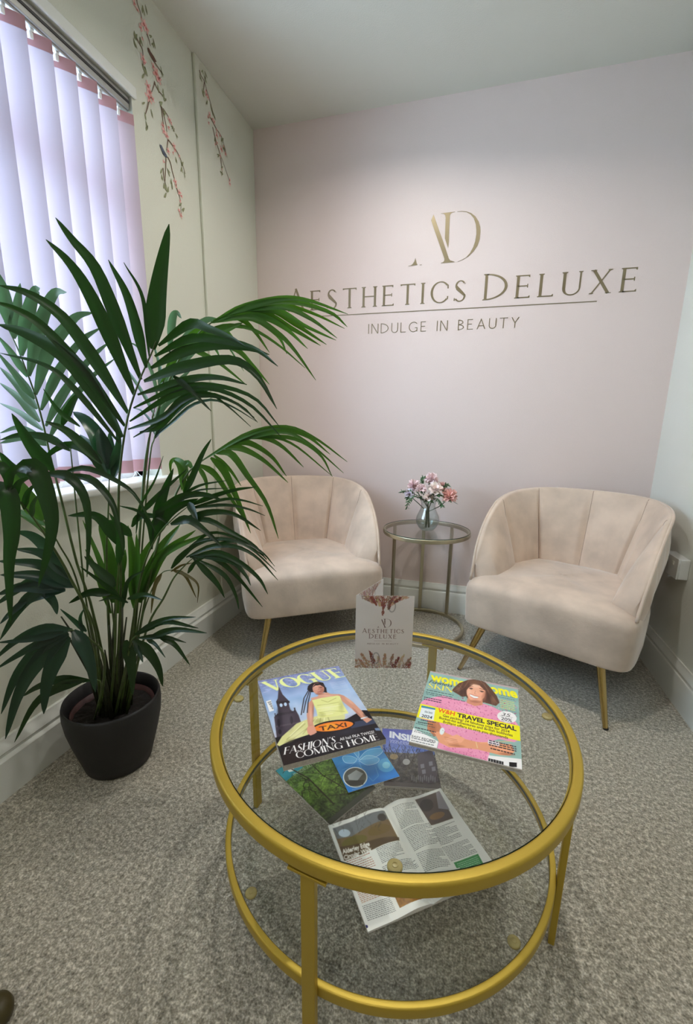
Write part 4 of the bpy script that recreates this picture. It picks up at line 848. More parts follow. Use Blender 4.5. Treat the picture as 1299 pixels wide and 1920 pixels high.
def slab(name, label, cat, TLw, TRw, Wm, Hm, z, th, canvas, group, m='print', curl=None, pages=True):
    """a magazine lying flat: TL and TR are world xy of the cover's top corners"""
    TLw, TRw = np.array(TLw), np.array(TRw); u = (TRw-TLw)/np.linalg.norm(TRw-TLw); v = np.array([u[1], -u[0]]); rz = math.atan2(u[1], u[0])
    c0 = TLw+u*Wm/2+v*Hm/2; t = thing(name, label, cat, (c0[0], c0[1], z), rz, group)
    def pl_(X, Y):
        Z = np.full(X.shape, th) if curl is None else th+curl(X/Wm, Y/Hm); return np.stack([X-Wm/2, Hm/2-Y, Z], -1)
    canvas.mesh('cover', pl_, m, t)
    b = MB()
    if curl is None:
        b.box((-Wm/2, -Hm/2, .0008), (Wm/2, Hm/2, th-.0004)); b.build('pages', 'paper', t)
    else:
        G = []; ns = 25
        P = [(u_, 0) for u_ in np.linspace(0, 1, ns)]+[(1, v_) for v_ in np.linspace(0, 1, ns)]+[(u_, 1) for u_ in np.linspace(1, 0, ns)]+[(0, v_) for v_ in np.linspace(1, 0, ns)]
        b.grid([[(p*Wm-Wm/2, Hm/2-q*Hm, .0003) for p, q in P], [(p*Wm-Wm/2, Hm/2-q*Hm, th-.0003+float(curl(np.array(p), np.array(q)))) for p, q in P]]); b.build('pages', 'white_paper', t)
    b = MB(); b.box((-Wm/2, -Hm/2, 0), (Wm/2, Hm/2, .0009)); b.build('back_cover', 'white_paper', t)
    return t
GM = 'magazines on the coffee table'
# ---- fashion magazine, traced in a crop of the photo (TL,TR,BR,BL)
c = Canvas(.216, .296, 330, [(75, 238), (822, 95), (1208, 790), (258, 1030)])
c.grad((142, 148, 186), (160, 186, 218), 0, .10); c.grad((160, 186, 218), (196, 206, 222), .10, .20); c.grad((190, 196, 212), (120, 120, 130), .20, .296)
c.noise(26, (16, 13, 10), 1); c.noise(7, (16, 16, 14), 2, (0, 0, .216, .052)); c.noise(3, (12, 12, 12), 3, (0, 0, .216, .045))
for k in range(30):
    x = random.uniform(.04, .19); y = random.uniform(.0, .05); c.line([(x+random.uniform(-.01, .01)*i, y+.006*i) for i in range(4)], .0007, (92, 84, 116), .45)
vg, vw = [], 0; xx = 0
for ch, w_ in zip('VOGUE', (.0, .0, .0, .0, .0)):
    g, gw = glyph(ch, .20, .055, .085); vg += [[(xx+x, y) for x, y in p] for p in g]; xx += gw-.06
c.quadtext(vg, xx+.06, 1, (103, 250), (803, 114), (183, 338), (226, 232, 168))
# church
c.tf([(262, 288), (292, 365), (335, 415), (350, 432), (342, 450), (352, 505), (372, 528), (398, 505), (425, 560), (440, 620), (470, 760), (215, 790), (202, 575), (240, 548), (240, 490), (228, 432), (246, 402)], (78, 72, 82))
c.tf([(232, 430), (350, 425), (352, 445), (236, 452)], (58, 54, 64)); c.tf([(232, 545), (375, 520), (380, 540), (205, 575)], (60, 56, 64))
c.tf([(205, 660), (440, 620), (442, 632), (208, 676)], (100, 92, 100))
for x, y in ((272, 466), (312, 458)): c.ell(x, y, 14, 17, (186, 206, 226), traced=True)
for x, y in ((240, 632), (357, 606)): c.ell(x, y, 13, 38, (40, 38, 46), traced=True)
c.ell(245, 715, 15, 22, (40, 38, 46), traced=True); c.line([(392, 490), (396, 530)], .003, (60, 56, 64), traced=True); c.line([(212, 540), (214, 580)], .002, (60, 56, 64), traced=True)
# bonnet of a dark car
c.tf([(195, 770), (330, 742), (560, 660), (860, 600), (1010, 518), (1060, 520), (1215, 790), (256, 1032)], (40, 38, 44))
c.tf([(860, 640), (1110, 595), (1140, 640), (900, 690)], (70, 78, 98)); c.tf([(1110, 690), (1150, 685), (1165, 712), (1120, 712)], (120, 140, 170))
c.tf([(258, 1030), (240, 900), (420, 800), (500, 860), (420, 1000)], (58, 46, 44), .6)
# skirt
c.tf([(500, 600), (590, 570), (850, 558), (842, 606), (700, 618), (600, 650), (500, 745), (330, 800), (232, 850), (208, 836), (260, 760), (400, 640)], (214, 214, 158))
for a, b_ in (((300, 790), (480, 640)), ((360, 780), (500, 680)), ((450, 740), (560, 610)), ((610, 640), (625, 585)), ((700, 615), (690, 575))): c.line([a, b_], .0022, (168, 166, 110), .7, True)
for a, b_ in (((330, 760), (470, 625)), ((500, 700), (590, 590)), ((650, 625), (660, 580))): c.line([a, b_], .002, (240, 240, 204), .8, True)
# arms, shoulders, neck
SK = (206, 158, 138)
c.tf([(560, 408), (575, 450), (556, 560), (552, 662), (505, 672), (498, 560), (520, 450)], SK); c.tf([(498, 672), (560, 655), (580, 720), (556, 738), (520, 752), (498, 735), (490, 700)], (216, 164, 146))
for x in (515, 535, 555): c.line([(x, 700), (x+8, 745)], .0008, (150, 96, 84), .8, True)
c.tf([(800, 362), (850, 378), (930, 440), (1010, 530), (1050, 585), (1096, 606), (1042, 640), (1000, 600), (920, 510), (830, 430)], SK)
c.line([(990, 600), (1055, 580)], .004, (214, 218, 224), 1, True); c.tf([(625, 360), (700, 345), (730, 362), (800, 365), (820, 390), (700, 400), (560, 425), (545, 400), (610, 385)], (212, 166, 146))
# bodice
c.tf([(556, 422), (640, 400), (790, 378), (815, 384), (838, 460), (882, 545), (760, 575), (600, 590), (590, 520)], (224, 226, 160))
for q in (((600, 470), (700, 460), (800, 440)), ((610, 540), (720, 520), (850, 530)), ((640, 420), (700, 440), (780, 400))): c.line(q, .0024, (186, 188, 116), .7, True)
for q in (((600, 500), (720, 485), (820, 470)), ((620, 560), (740, 548))): c.line(q, .0022, (244, 245, 206), .8, True)
# hair and face
c.tf([(548, 345), (520, 320), (530, 285), (570, 256), (625, 245), (670, 256), (688, 300), (692, 350), (676, 345), (560, 345)], (38, 32, 38))
for q in (((540, 330), (500, 430), (470, 540)), ((548, 345), (520, 440), (505, 540)), ((535, 320), (485, 400), (448, 560)), ((690, 300), (694, 350))): c.line(q, .0022, (44, 38, 48), 1, True)
c.ell(622, 312, 54, 56, (204, 156, 138), traced=True); c.tf([(570, 300), (600, 262), (650, 258), (676, 300), (640, 276), (600, 282)], (38, 32, 38))
c.line([(588, 306), (612, 303)], .0016, (60, 40, 40), 1, True); c.line([(636, 300), (660, 298)], .0016, (60, 40, 40), 1, True); c.line([(612, 345), (645, 340)], .0022, (150, 70, 76), 1, True); c.line([(626, 310), (622, 328)], .001, (160, 110, 96), .8, True)
# soft modelling of the photographed figure
for q_ in ((655, 330, 26, 44, (150, 96, 86), 0, .5), (600, 300, 22, 24, (232, 190, 170), 0, .6), (622, 362, 34, 12, (140, 88, 80), 0, .6), (640, 300, 20, 10, (120, 80, 74), 0, .4), (535, 560, 16, 90, (232, 190, 170), .05, .6), (560, 520, 10, 90, (150, 100, 88), .05, .5), (900, 430, 60, 16, (232, 190, 170), .75, .6), (960, 540, 70, 10, (150, 104, 92), .85, .5), (700, 380, 60, 10, (236, 196, 176), 0, .5),
    (700, 500, 90, 50, (240, 242, 200), 0, .5), (640, 560, 40, 26, (176, 178, 110), 0, .5), (820, 480, 30, 70, (180, 182, 116), 0, .5), (400, 740, 90, 40, (232, 230, 190), -.5, .5), (330, 800, 60, 20, (150, 146, 100), -.4, .5), (600, 620, 60, 30, (160, 158, 104), 0, .5), (330, 600, 60, 120, (110, 104, 112), 0, .4), (250, 600, 30, 140, (46, 42, 52), 0, .5), (650, 470, 260, 200, (200, 216, 238), 0, .0),
    (850, 720, 160, 40, (70, 70, 84), -.2, .5), (1050, 560, 40, 30, (24, 24, 28), 0, .5)): c.soft(*q_)
c.blur(1)
# roof light sign
c.ell(735, 664, 200, 52, (26, 24, 28), -.13, 1, True); c.ell(735, 668, 184, 42, (226, 138, 66), -.13, 1, True); c.ell(700, 676, 70, 34, (238, 176, 70), -.13, .6, True)
c.sans('TAXI', (600, 672), (850, 632), (606, 712), (92, 56, 40), bold=.02)
c.ell(740, 690, 0.1, 0.1, (0, 0, 0), traced=True)
c.tf([(500, 676), (560, 660), (580, 722), (552, 740), (520, 752), (498, 735)], (216, 164, 146))
# headlines
def hl(txt, TL, TR, BL, tk=.15, tn=.035, sf=.05, tr_=.0, col=(240, 240, 240)):
    p, w_ = lettering(txt, tk, tn, sf, tr_); c.quadtext(p, w_, 1, TL, TR, BL, col)
hl("FASHION'S", (278, 862), (752, 758), (262, 930)); hl('COMING HOME', (368, 908), (1128, 742), (378, 966))
c.sans('All hail FKA TWIGS!', (780, 778), (1098, 710), (786, 804), (236, 236, 236), bold=.01)
c.blur(0)
for (a, b_, n) in (((730, 262), (870, 236), 3), ((745, 300), (890, 275), 3), ((760, 335), (905, 315), 2)):
    for i in range(n): c.line([(a[0]+i*6, a[1]+i*11), (b_[0]+i*4, b_[1]+i*11)], .0009, (216, 220, 230), .75, True)
c.tf([(138, 428), (182, 415), (205, 515), (162, 528)], (236, 238, 240))
for k in range(11): c.line([(150+k*4.2, 440+k*6.4), (183+k*1.6, 430+k*6.8)], .0010 if k % 3 else .0018, (50, 50, 60), 1, True)
c.line([(120, 345), (160, 335)], .0012, (220, 224, 236), .8, True)
slab('fashion_magazine', 'fashion magazine with a woman in a pale yellow dress on the glass table top', 'magazine', (.8060, -1.6360), (.8060+math.cos(.638), -1.6360+math.sin(.638)), .216, .296, .4492, .0125, c, GM)
# ---- lifestyle magazine
c = Canvas(.219, .282, 340, [(312, 92), (1196, 258), (1194, 1050), (78, 792)])
c.a[:] = (150, 182, 176); c.noise(40, (10, 10, 8), 5); c.tf([(312, 88), (1200, 255), (1200, 275), (312, 104)], (186, 170, 170))
c.sans('woman&home', (318, 108), (1172, 268), (312, 190), (246, 226, 40), bold=.035)
# dress
c.tf([(258, 372), (430, 340), (560, 372), (660, 395), (750, 425), (840, 415), (930, 445), (1040, 500), (1140, 570), (1190, 640), (1188, 760), (1130, 790), (980, 760), (880, 790), (876, 1010), (350, 880), (400, 700), (300, 600), (180, 560), (160, 470), (215, 400)], (228, 160, 188))
rs = random.Random(4)
for k in range(720):
    x, y = rs.uniform(170, 1180), rs.uniform(360, 1000)
    if (x < 330 and y > 560) or (x > 880 and y > 740): continue
    c.ell(x, y, rs.uniform(3, 8), rs.uniform(2, 5), rs.choice([(180, 84, 128), (244, 200, 214), (206, 120, 158), (240, 190, 205), (160, 60, 100)]), rs.random()*3, .8, True, 7)
# forearms and hands
c.tf([(270, 590), (380, 600), (410, 660), (380, 740), (330, 740), (262, 670)], (190, 132, 100)); c.tf([(330, 700), (420, 690), (540, 745), (620, 760), (760, 790), (900, 800), (1100, 810), (1130, 880), (1080, 918), (980, 915), (760, 862), (640, 850), (480, 846), (380, 800)], (222, 164, 132))
c.tf([(560, 720), (640, 760), (600, 800), (480, 800), (440, 760)], (232, 176, 146))
for k in range(5): c.line([(430+k*10, 745+k*19), (560+k*6, 775+k*16)], .0010, (168, 108, 84), .8, True)
c.line([(900, 815), (1110, 850)], .004, (240, 178, 120), .7, True); c.line([(790, 800), (1110, 780)], .003, (240, 190, 130), .5, True)
c.ell(412, 690, 24, 36, (222, 232, 232), .3, 1, True); c.line([(748, 790), (762, 850)], .0012, (230, 220, 170), 1, True)
# hair, neck, face
c.tf([(524, 288), (560, 250), (600, 215), (690, 182), (790, 170), (870, 205), (930, 270), (980, 340), (1004, 405), (965, 438), (900, 418), (820, 400), (700, 400), (668, 345), (630, 350), (560, 310)], (98, 70, 56))
for q in (((600, 230), (640, 280), (640, 340)), ((700, 190), (650, 260), (580, 300)), ((850, 210), (900, 300), (985, 420)), ((820, 190), (890, 280), (930, 420)), ((640, 210), (600, 270), (545, 290))): c.line(q, .0026, (142, 106, 84), .6, True)
c.tf([(688, 345), (835, 375), (832, 430), (750, 440), (670, 408)], (208, 150, 124)); c.ell(770, 300, 97, 98, (228, 176, 150), .18, 1, True); c.ell(742, 330, 60, 40, (236, 184, 160), .2, .6, True)
c.tf([(660, 300), (690, 230), (760, 196), (840, 215), (885, 275), (892, 340), (866, 290), (810, 236), (750, 224), (700, 256)], (98, 70, 56))
c.tf([(705, 322), (750, 340), (795, 350), (780, 366), (740, 362), (712, 345)], (250, 246, 242)); c.line([(702, 320), (750, 336), (800, 348)], .0014, (176, 84, 84), 1, True); c.line([(712, 346), (745, 364), (785, 366)], .0016, (186, 92, 92), 1, True)
for q in (((702, 262), (740, 268)), ((808, 290), (852, 298))): c.line(q, .0024, (54, 36, 32), 1, True)
for q in (((695, 246), (745, 246)), ((805, 266), (862, 280))): c.line(q, .0016, (88, 60, 48), 1, True)
c.line([(765, 290), (755, 318), (772, 324)], .0011, (186, 126, 104), .8, True)
for q_ in ((640, 300, 40, 60, (66, 44, 36), .4, .6), (900, 350, 40, 70, (66, 44, 36), -.5, .6), (760, 205, 90, 26, (134, 100, 78), .15, .6), (940, 380, 26, 50, (150, 116, 92), -.4, .6), (590, 270, 30, 24, (146, 112, 90), .3, .5),
    (850, 340, 30, 60, (186, 126, 104), .2, .6), (700, 300, 26, 30, (246, 204, 180), 0, .6), (820, 320, 26, 22, (240, 180, 160), 0, .5), (765, 240, 60, 24, (246, 208, 186), .15, .6), (760, 395, 60, 16, (160, 104, 84), .1, .7), (768, 385, 50, 10, (200, 140, 116), .1, .5),
    (722, 268, 15, 9, (50, 34, 30), .2, .9), (830, 296, 15, 9, (50, 34, 30), .2, .9), (420, 480, 90, 50, (206, 130, 164), .3, .5), (700, 470, 200, 30, (240, 184, 206), .2, .5), (1060, 620, 60, 80, (204, 126, 160), .2, .5), (560, 640, 140, 60, (236, 176, 200), .2, .4), (600, 920, 200, 50, (206, 126, 162), .2, .4), (450, 900, 60, 60, (190, 108, 146), .2, .4),
    (320, 660, 40, 50, (150, 98, 72), .2, .5), (1000, 870, 120, 26, (238, 184, 150), .1, .5), (1050, 905, 90, 14, (160, 104, 78), .1, .6), (560, 830, 90, 16, (170, 112, 88), .1, .5), (480, 790, 60, 20, (240, 190, 162), .3, .4), (330, 500, 60, 40, (120, 150, 146), 0, .3)): c.soft(*q_)
c.blur(1)
for k in range(620):
    x, y = rs.uniform(230, 1170), rs.choice([rs.uniform(400, 640), rs.uniform(560, 720), rs.uniform(880, 1000)])
    if (x < 420 and y > 540) or (x > 860 and y > 740) or (y < 470 and (x < 400 or x > 900)) or y > 700 and y < 880: continue
    c.ell(x, y, rs.uniform(3, 7), rs.uniform(2, 4), rs.choice([(170, 74, 118), (248, 206, 220), (196, 104, 146), (150, 52, 92)]), rs.random()*3, .75, True, 7)
# left column lines
c.sans('Flawless', (300, 178), (540, 222), (292, 212), (28, 40, 40), shear=.4); sp, sw = lettering('SKIN', .13, .03, .04, .03); c.quadtext(sp, sw, 1, (290, 212), (545, 262), (276, 258), (236, 222, 90))
def tl(n, x0, y0, x1, y1, st, wd, col, al=.85, seed=1):
    r_ = random.Random(seed)
    for i in range(n):
        t = 0
        while t < 1:
            e = min(1, t+r_.uniform(.06, .16)); A = (x0+(x1-x0)*t+st[0]*i, y0+(y1-y0)*t+st[1]*i); B = (x0+(x1-x0)*e+st[0]*i, y0+(y1-y0)*e+st[1]*i); c.line([A, B], wd, col, al, True); t = e+.025
tl(2, 268, 282, 540, 335, (-8, 22), .0026, (38, 62, 66)); tl(2, 262, 322, 600, 385, (60, 12), .0022, (44, 66, 70)); tl(2, 240, 355, 420, 390, (-4, 20), .0036, (70, 40, 66), seed=3)
tl(2, 1000, 325, 1160, 358, (0, 22), .0024, (70, 130, 130)); tl(5, 1010, 375, 1155, 405, (0, 19), .0028, (214, 216, 110), seed=5)
# band
c.tf([(197, 420), (1192, 632), (1192, 778), (148, 552)], (250, 226, 28))
c.tf([(215, 438), (352, 466), (330, 585), (182, 552)], (226, 234, 236)); c.tf([(213, 438), (352, 466), (349, 482), (208, 458)], (70, 140, 160)); c.sans('2024', (215, 525), (322, 545), (204, 552), (50, 60, 70), bold=.02); c.sans('the best', (245, 485), (325, 500), (240, 508), (80, 100, 110))
c.sans('W&H', (385, 462), (552, 500), (378, 500), (222, 92, 44), bold=.02, shear=.1); c.sans('TRAVEL SPECIAL', (575, 510), (1158, 640), (568, 548), (36, 36, 60), bold=.035)
c.sans('Get packing! 24 fabulous trips for 2024', (430, 524), (1090, 676), (424, 546), (66, 60, 40), bold=.012)
c.sans('Bucket-list adventures and British boltholes', (392, 545), (1118, 712), (386, 567), (66, 60, 40), bold=.012)
c.sans('Brilliant offers to save you thousands', (430, 585), (1070, 735), (424, 607), (66, 60, 40), bold=.012)
c.ell(1070, 546, 98, 56, (242, 240, 240), .16, 1, True); c.sans('35', (1020, 500), (1110, 516), (1015, 530), (60, 60, 64), shear=.2); c.sans('20%', (1015, 544), (1120, 564), (1010, 574), (40, 40, 44), bold=.01); tl(1, 1010, 584, 1120, 600, (0, 10), .0012, (110, 110, 110)); tl(1, 1000, 534, 1130, 552, (0, 10), .0012, (110, 110, 110))
# lower left flap and lines
c.tf([(112, 655), (370, 790), (345, 885), (78, 800)], (236, 238, 238)); tl(2, 200, 580, 350, 605, (-30, 22), .0036, (40, 60, 60), seed=8); tl(1, 150, 615, 340, 655, (0, 0), .0020, (50, 66, 66)); tl(1, 142, 655, 350, 700, (0, 0), .0034, (50, 50, 60)); tl(2, 135, 680, 345, 728, (-6, 14), .0022, (90, 96, 100))
c.sans('EASY RECIPES', (108, 728), (345, 782), (104, 748), (60, 64, 68), bold=.01); tl(2, 100, 757, 330, 805, (-2, 24), .0030, (120, 124, 128))
# lower right
c.tf([(872, 768), (985, 790), (980, 830), (866, 805)], (232, 228, 232)); tl(3, 880, 775, 1150, 835, (-2, 20), .0034, (50, 46, 60), seed=9); tl(1, 890, 850, 1130, 905, (0, 0), .0040, (70, 50, 50)); tl(1, 960, 930, 1140, 950, (0, 0), .002, (120, 120, 130))
c.tf([(868, 918), (1194, 950), (1194, 1052), (1120, 1050), (850, 995)], (240, 242, 244))
for k in range(16): c.line([(872+k*9, 946+k*2.0), (870+k*9, 978+k*2.0)], .0011 if k % 3 else .0026, (30, 30, 30), 1, True)
c.tf([(1070, 980), (1145, 985), (1142, 1028), (1068, 1025)], (28, 28, 30))
slab('lifestyle_magazine', 'lifestyle magazine with a smiling woman in pink behind a yellow band', 'magazine', (1.2195, -1.4510), (1.2195+math.cos(-.060), -1.4510+math.sin(-.060)), .219, .284, .4492, .0080, c, GM)
# ---- lower shelf
ZS = LH-.002+.0004
GL = 'reading matter on the lower glass shelf'
def quadpx(TLw, ang, Wm, Hm, z, ox, oy, k):
    """where the item's corners fall in a crop of the photo"""
    u = np.array([math.cos(ang), math.sin(ang)]); v = np.array([u[1], -u[0]]); out = []
    for a, b_ in ((0, 0), (Wm, 0), (Wm, Hm), (0, Hm)):
        P = np.array([*(np.array(TLw)+u*a+v*b_), z])-CAM; dz = P@FWD; out.append(((PPX+F_PX*(P@RGT)/dz-ox)*k, (PPY-F_PX*(P@UPV)/dz-oy)*k))
    return out
k3 = 3.8206
# village magazine (right, grey-blue)
a = math.radians(12.5); u = np.array([math.cos(a), math.sin(a)]); v = np.array([u[1], -u[0]]); TL = np.array([1.272, -1.534])-u*.150-v*.222
q = quadpx(TL, a, .150, .222, ZS+.005, 500, 1360, k3); c = Canvas(.150, .222, 200, q)
c.grad((104, 108, 172), (112, 132, 186), 0, .10); c.grad((96, 96, 96), (70, 68, 66), .10, .222); c.noise(9, (26, 24, 20), 7, (0, .08, .15, .222)); c.noise(3, (16, 16, 16), 8, (0, .07, .15, .222))
for k in range(60):
    x = random.uniform(.0, .15); y = .13+random.uniform(-.03, .03); pts = [(x, y)]
    for i in range(5): x += random.uniform(-.006, .006); y -= random.uniform(.006, .012); pts.append((x, y))
    c.line(pts, .0012, (52, 50, 52), .8)
c.tf([(1080, 200), (1185, 175), (1230, 400), (1150, 420), (1085, 400)], (84, 80, 86)); 
for x, y in ((1160, 262), (1100, 280), (1110, 320), (1180, 300)): c.tf([(x, y), (x+26, y-5), (x+30, y+25), (x+4, y+30)], (128, 128, 136))
c.ell(1000, 262, 26, 22, (160, 160, 160), traced=True); c.ell(910, 225, 30, 20, (170, 150, 110), traced=True, al=.7)
for k in range(12): c.ell(1040+k*15, 375+(k % 3)*8, 5, 22, (150, 150, 156), traced=True, al=.6)
c.fill([[(0, .208), (.15, .208), (.15, .222), (0, .222)]], (96, 92, 90))
c.sans('INSIDE', (880, 42), (1130, 92), (878, 84), (226, 228, 238), bold=.05); c.sans('WILMSLOW', (880, 100), (1110, 136), (880, 112), (190, 194, 220)); c.sans('MAGAZINE', (884, 114), (1080, 142), (884, 124), (180, 184, 210))
slab('village_magazine', 'grey blue local magazine with trees and a house, on the lower glass shelf', 'magazine', TL, TL+u, .150, .222, ZS, .005, c, GL)
# green magazine
up = np.array([-.864, .503]); u = np.array([.503, .864]); a = math.atan2(u[1], u[0]); BR = np.array([1.026, -1.715]); TL = BR+up*.226; 
q = quadpx(TL, a, .160, .226, ZS+.004, 500, 1360, k3); c = Canvas(.160, .226, 200, q)
c.grad((98, 124, 84), (104, 130, 66), 0, .14); c.grad((104, 130, 66), (64, 74, 56), .14, .226); c.noise(14, (26, 30, 12), 9); c.noise(4, (22, 26, 14), 10)
c.tf([(60, 320), (200, 260), (260, 300), (140, 400)], (70, 144, 156)); c.tf([(130, 300), (180, 285), (200, 325), (160, 335)], (214, 220, 216))
for t_ in ('NORTH', ): c.sans('INSIDE ALDERLEY', (185, 345), (400, 225), (200, 362), (170, 186, 160))
for k in range(34):
    x, y = random.uniform(.0, .16), random.uniform(.02, .2); pts = [(x, y)]; dx, dy = random.uniform(-.01, .01), random.uniform(.004, .012)
    for i in range(7): x += dx+random.uniform(-.006, .006); y += dy*random.choice([1, 1, -.4]); pts.append((x, y))
    c.line(pts, random.uniform(.0008, .0028), (52, 58, 42), .8)
c.line([(.03, .0), (.05, .08), (.045, .19)], .004, (56, 58, 46), .9); c.line([(.09, .0), (.085, .1), (.1, .18)], .003, (56, 58, 46), .9)
c.fill([[(0, .212), (.16, .212), (.16, .226), (0, .226)]], (80, 84, 74))
slab('countryside_magazine', 'green woodland cover magazine on the lower shelf, left beneath the blue leaflet', 'magazine', TL, TL+u, .160, .226, ZS, .004, c, GL)
# blue leaflet on top of both
a = math.radians(37.9); u = np.array([math.cos(a), math.sin(a)]); v = np.array([u[1], -u[0]]); BL = np.array([1.043, -1.617]); TL = BL-v*.210
zb = ZS+.0068; q = quadpx(TL, a, .149, .210, zb+.001, 500, 1360, k3); c = Canvas(.149, .210, 200, q)
c.grad((92, 146, 186), (70, 140, 200), 0, .16); c.grad((70, 140, 200), (52, 132, 210), .16, .21); c.noise(30, (14, 14, 12), 11); c.ell(855, 285, 60, 50, (130, 200, 226), traced=True, al=.5); c.ell(855, 285, 28, 24, (170, 226, 236), traced=True, al=.6)
def leaf_out(P):
    P = c.T(P); C2 = crv([(x, y, 0) for x, y in list(P)+[P[0]]], 40)[:, :2]; c.fill([C2], (140, 190, 216), .55); c.line(C2, .0012, (206, 232, 242), .9)
leaf_out([(655, 245), (720, 180), (820, 165), (825, 195), (760, 235)]); leaf_out([(660, 255), (720, 215), (800, 235), (790, 268), (720, 285)]); leaf_out([(650, 240), (600, 220), (545, 225), (560, 265), (620, 270)]); leaf_out([(655, 235), (620, 190), (600, 160), (640, 160), (660, 200)])
c.line([(655, 250), (690, 330), (760, 400), (800, 360), (780, 300)], .001, (150, 206, 232), .7, True); c.line([(655, 250), (590, 300), (540, 320)], .001, (150, 206, 232), .7, True)
c.ell(633, 372, 88, 74, (226, 234, 238), 0, 1, True); c.ell(633, 372, 80, 67, (104, 106, 100), 0, 1, True); c.tf([(580, 360), (640, 320), (690, 345), (650, 395), (590, 390)], (170, 176, 176)); c.tf([(560, 400), (700, 390), (690, 425), (600, 435)], (70, 72, 68))
c.line([(700, 466), (860, 425)], .0016, (214, 232, 244), .9, True); c.line([(610, 462), (930, 378)], .0012, (190, 220, 240), .8, True)
slab('blue_leaflet', 'bright blue leaflet with pale leaves and a round photo, lying across two magazines', 'leaflet', TL, TL+u, .149, .210, zb, .0012, c, GL)
# open magazine
a = math.atan2(.186, .248); u = np.array([math.cos(a), math.sin(a)]); TL = np.array([1.021, -1.718]); k4 = 4.059
q = quadpx(TL, a, .310, .236, ZS+.004, 600, 1470, k4); c = Canvas(.310, .236, 380, q); c.a[:] = (232, 234, 230)
c.tf([(95, 340), (490, 200), (603, 428), (185, 585)], (126, 110, 84)); c.tf([(95, 340), (490, 200), (520, 268), (330, 350), (240, 400), (130, 420)], (126, 130, 132)); c.ell(185, 375, 45, 30, (190, 204, 214), traced=True); c.ell(260, 440, 100, 42, (112, 108, 60), -.3, .8, True); c.ell(450, 360, 90, 40, (120, 104, 66), -.3, .8, True); c.ell(470, 262, 34, 30, (66, 62, 56), -.3, .8, True); c.tf([(150, 480), (600, 400), (603, 430), (185, 585)], (96, 82, 62))
x0, y0, x1, y1 = *c.T([(95, 340)])[0], *c.T([(603, 428)])[0]
rr = random.Random(2)
for k in range(40):
    px, py = rr.uniform(100, 480), rr.uniform(240, 380); c.line([(px, py), (px+rr.uniform(-30, 30), py-rr.uniform(10, 50))], .0007, (60, 58, 56), .6, True)
sp, sw, sh = sans_polys('Alderley Edge', .035); c.quadtext(sp, sw, sh, (165, 500), (370, 440), (172, 535), (244, 244, 240)); sp, sw, sh = sans_polys('Circular Walk', .035); c.quadtext(sp, sw, sh, (178, 545), (388, 480), (184, 578), (244, 244, 240))
c.tf([(722, 125), (905, 60), (1012, 264), (845, 320)], (96, 86, 78)); c.tf([(880, 70), (908, 62), (985, 200), (900, 190)], (150, 146, 150)); c.ell(890, 245, 60, 26, (140, 112, 74), -.3, .8, True); c.ell(810, 165, 52, 48, (58, 54, 50), -.3, .8, True); c.blur(1)
def col(TLp, TRp, BLp, n, cc=(92, 96, 96), seed=1):
    TLm, TRm, BLm = c.T([TLp, TRp, BLp]); r_ = random.Random(seed); Q = []
    for i in range(n):
        o = TLm+(BLm-TLm)*(i/n); e = TRm-TLm; t = 0; end = 1 if r_.random() > .12 else r_.uniform(.4, .9); hv = (BLm-TLm)/n*.42
        while t < end: e2 = min(end, t+r_.uniform(.03, .10)); Q.append([o+e*t, o+e*e2, o+e*e2+hv, o+e*t+hv]); t = e2+.018
    c.fill(Q, cc, .75)
col((200, 590), (375, 525), (250, 700), 7, (160, 110, 90), 1); col((425, 505), (600, 440), (475, 620), 10, seed=2); col((470, 640), (690, 560), (500, 700), 5, seed=12); col((265, 790), (500, 700), (320, 915), 10, (170, 120, 90), 3); col((320, 930), (530, 860), (365, 1050), 9, seed=4)
col((550, 195), (715, 145), (620, 360), 16, seed=5); col((630, 370), (830, 300), (720, 530), 15, seed=6); col((730, 545), (925, 500), (800, 690), 12, seed=7); col((860, 345), (1020, 285), (920, 480), 12, seed=8); col((925, 490), (1120, 420), (1000, 600), 11, seed=9); col((530, 640), (720, 580), (560, 700), 5, seed=10)
c.tf([(1015, 603), (1200, 532), (1260, 640), (1075, 715)], (84, 150, 100)); col((1040, 610), (1195, 552), (1075, 690), 6, (200, 224, 206), 11)
c.tf([(545, 815), (760, 740), (818, 868), (605, 950)], (150, 112, 56)); c.noise(4, (20, 16, 8), 14, (c.T([(560, 815)])[0][0], c.T([(545, 815)])[0][1]-.01, c.T([(818, 868)])[0][0], c.T([(605, 950)])[0][1]))
c.tf([(840, 700), (1060, 640), (1100, 720), (880, 790)], (214, 218, 214)); c.ell(352, 1085, 12, 12, (60, 60, 120), traced=True)
fold = c.T([(498, 205)])[0][0]/.31
def curl(U, V): d = np.abs(U-fold); return .0015+.009*np.exp(-((d-.13)/.10)**2)*(.6+.4*(U > fold))-.0035*np.exp(-(d/.02)**2)+.002*(1-V)*np.exp(-((U-1)/.2)**2)
slab('open_magazine', 'magazine lying open at a walk article on the front of the lower shelf', 'magazine', TL, TL+u, .310, .236, ZS, .003, c, GL, curl=curl)
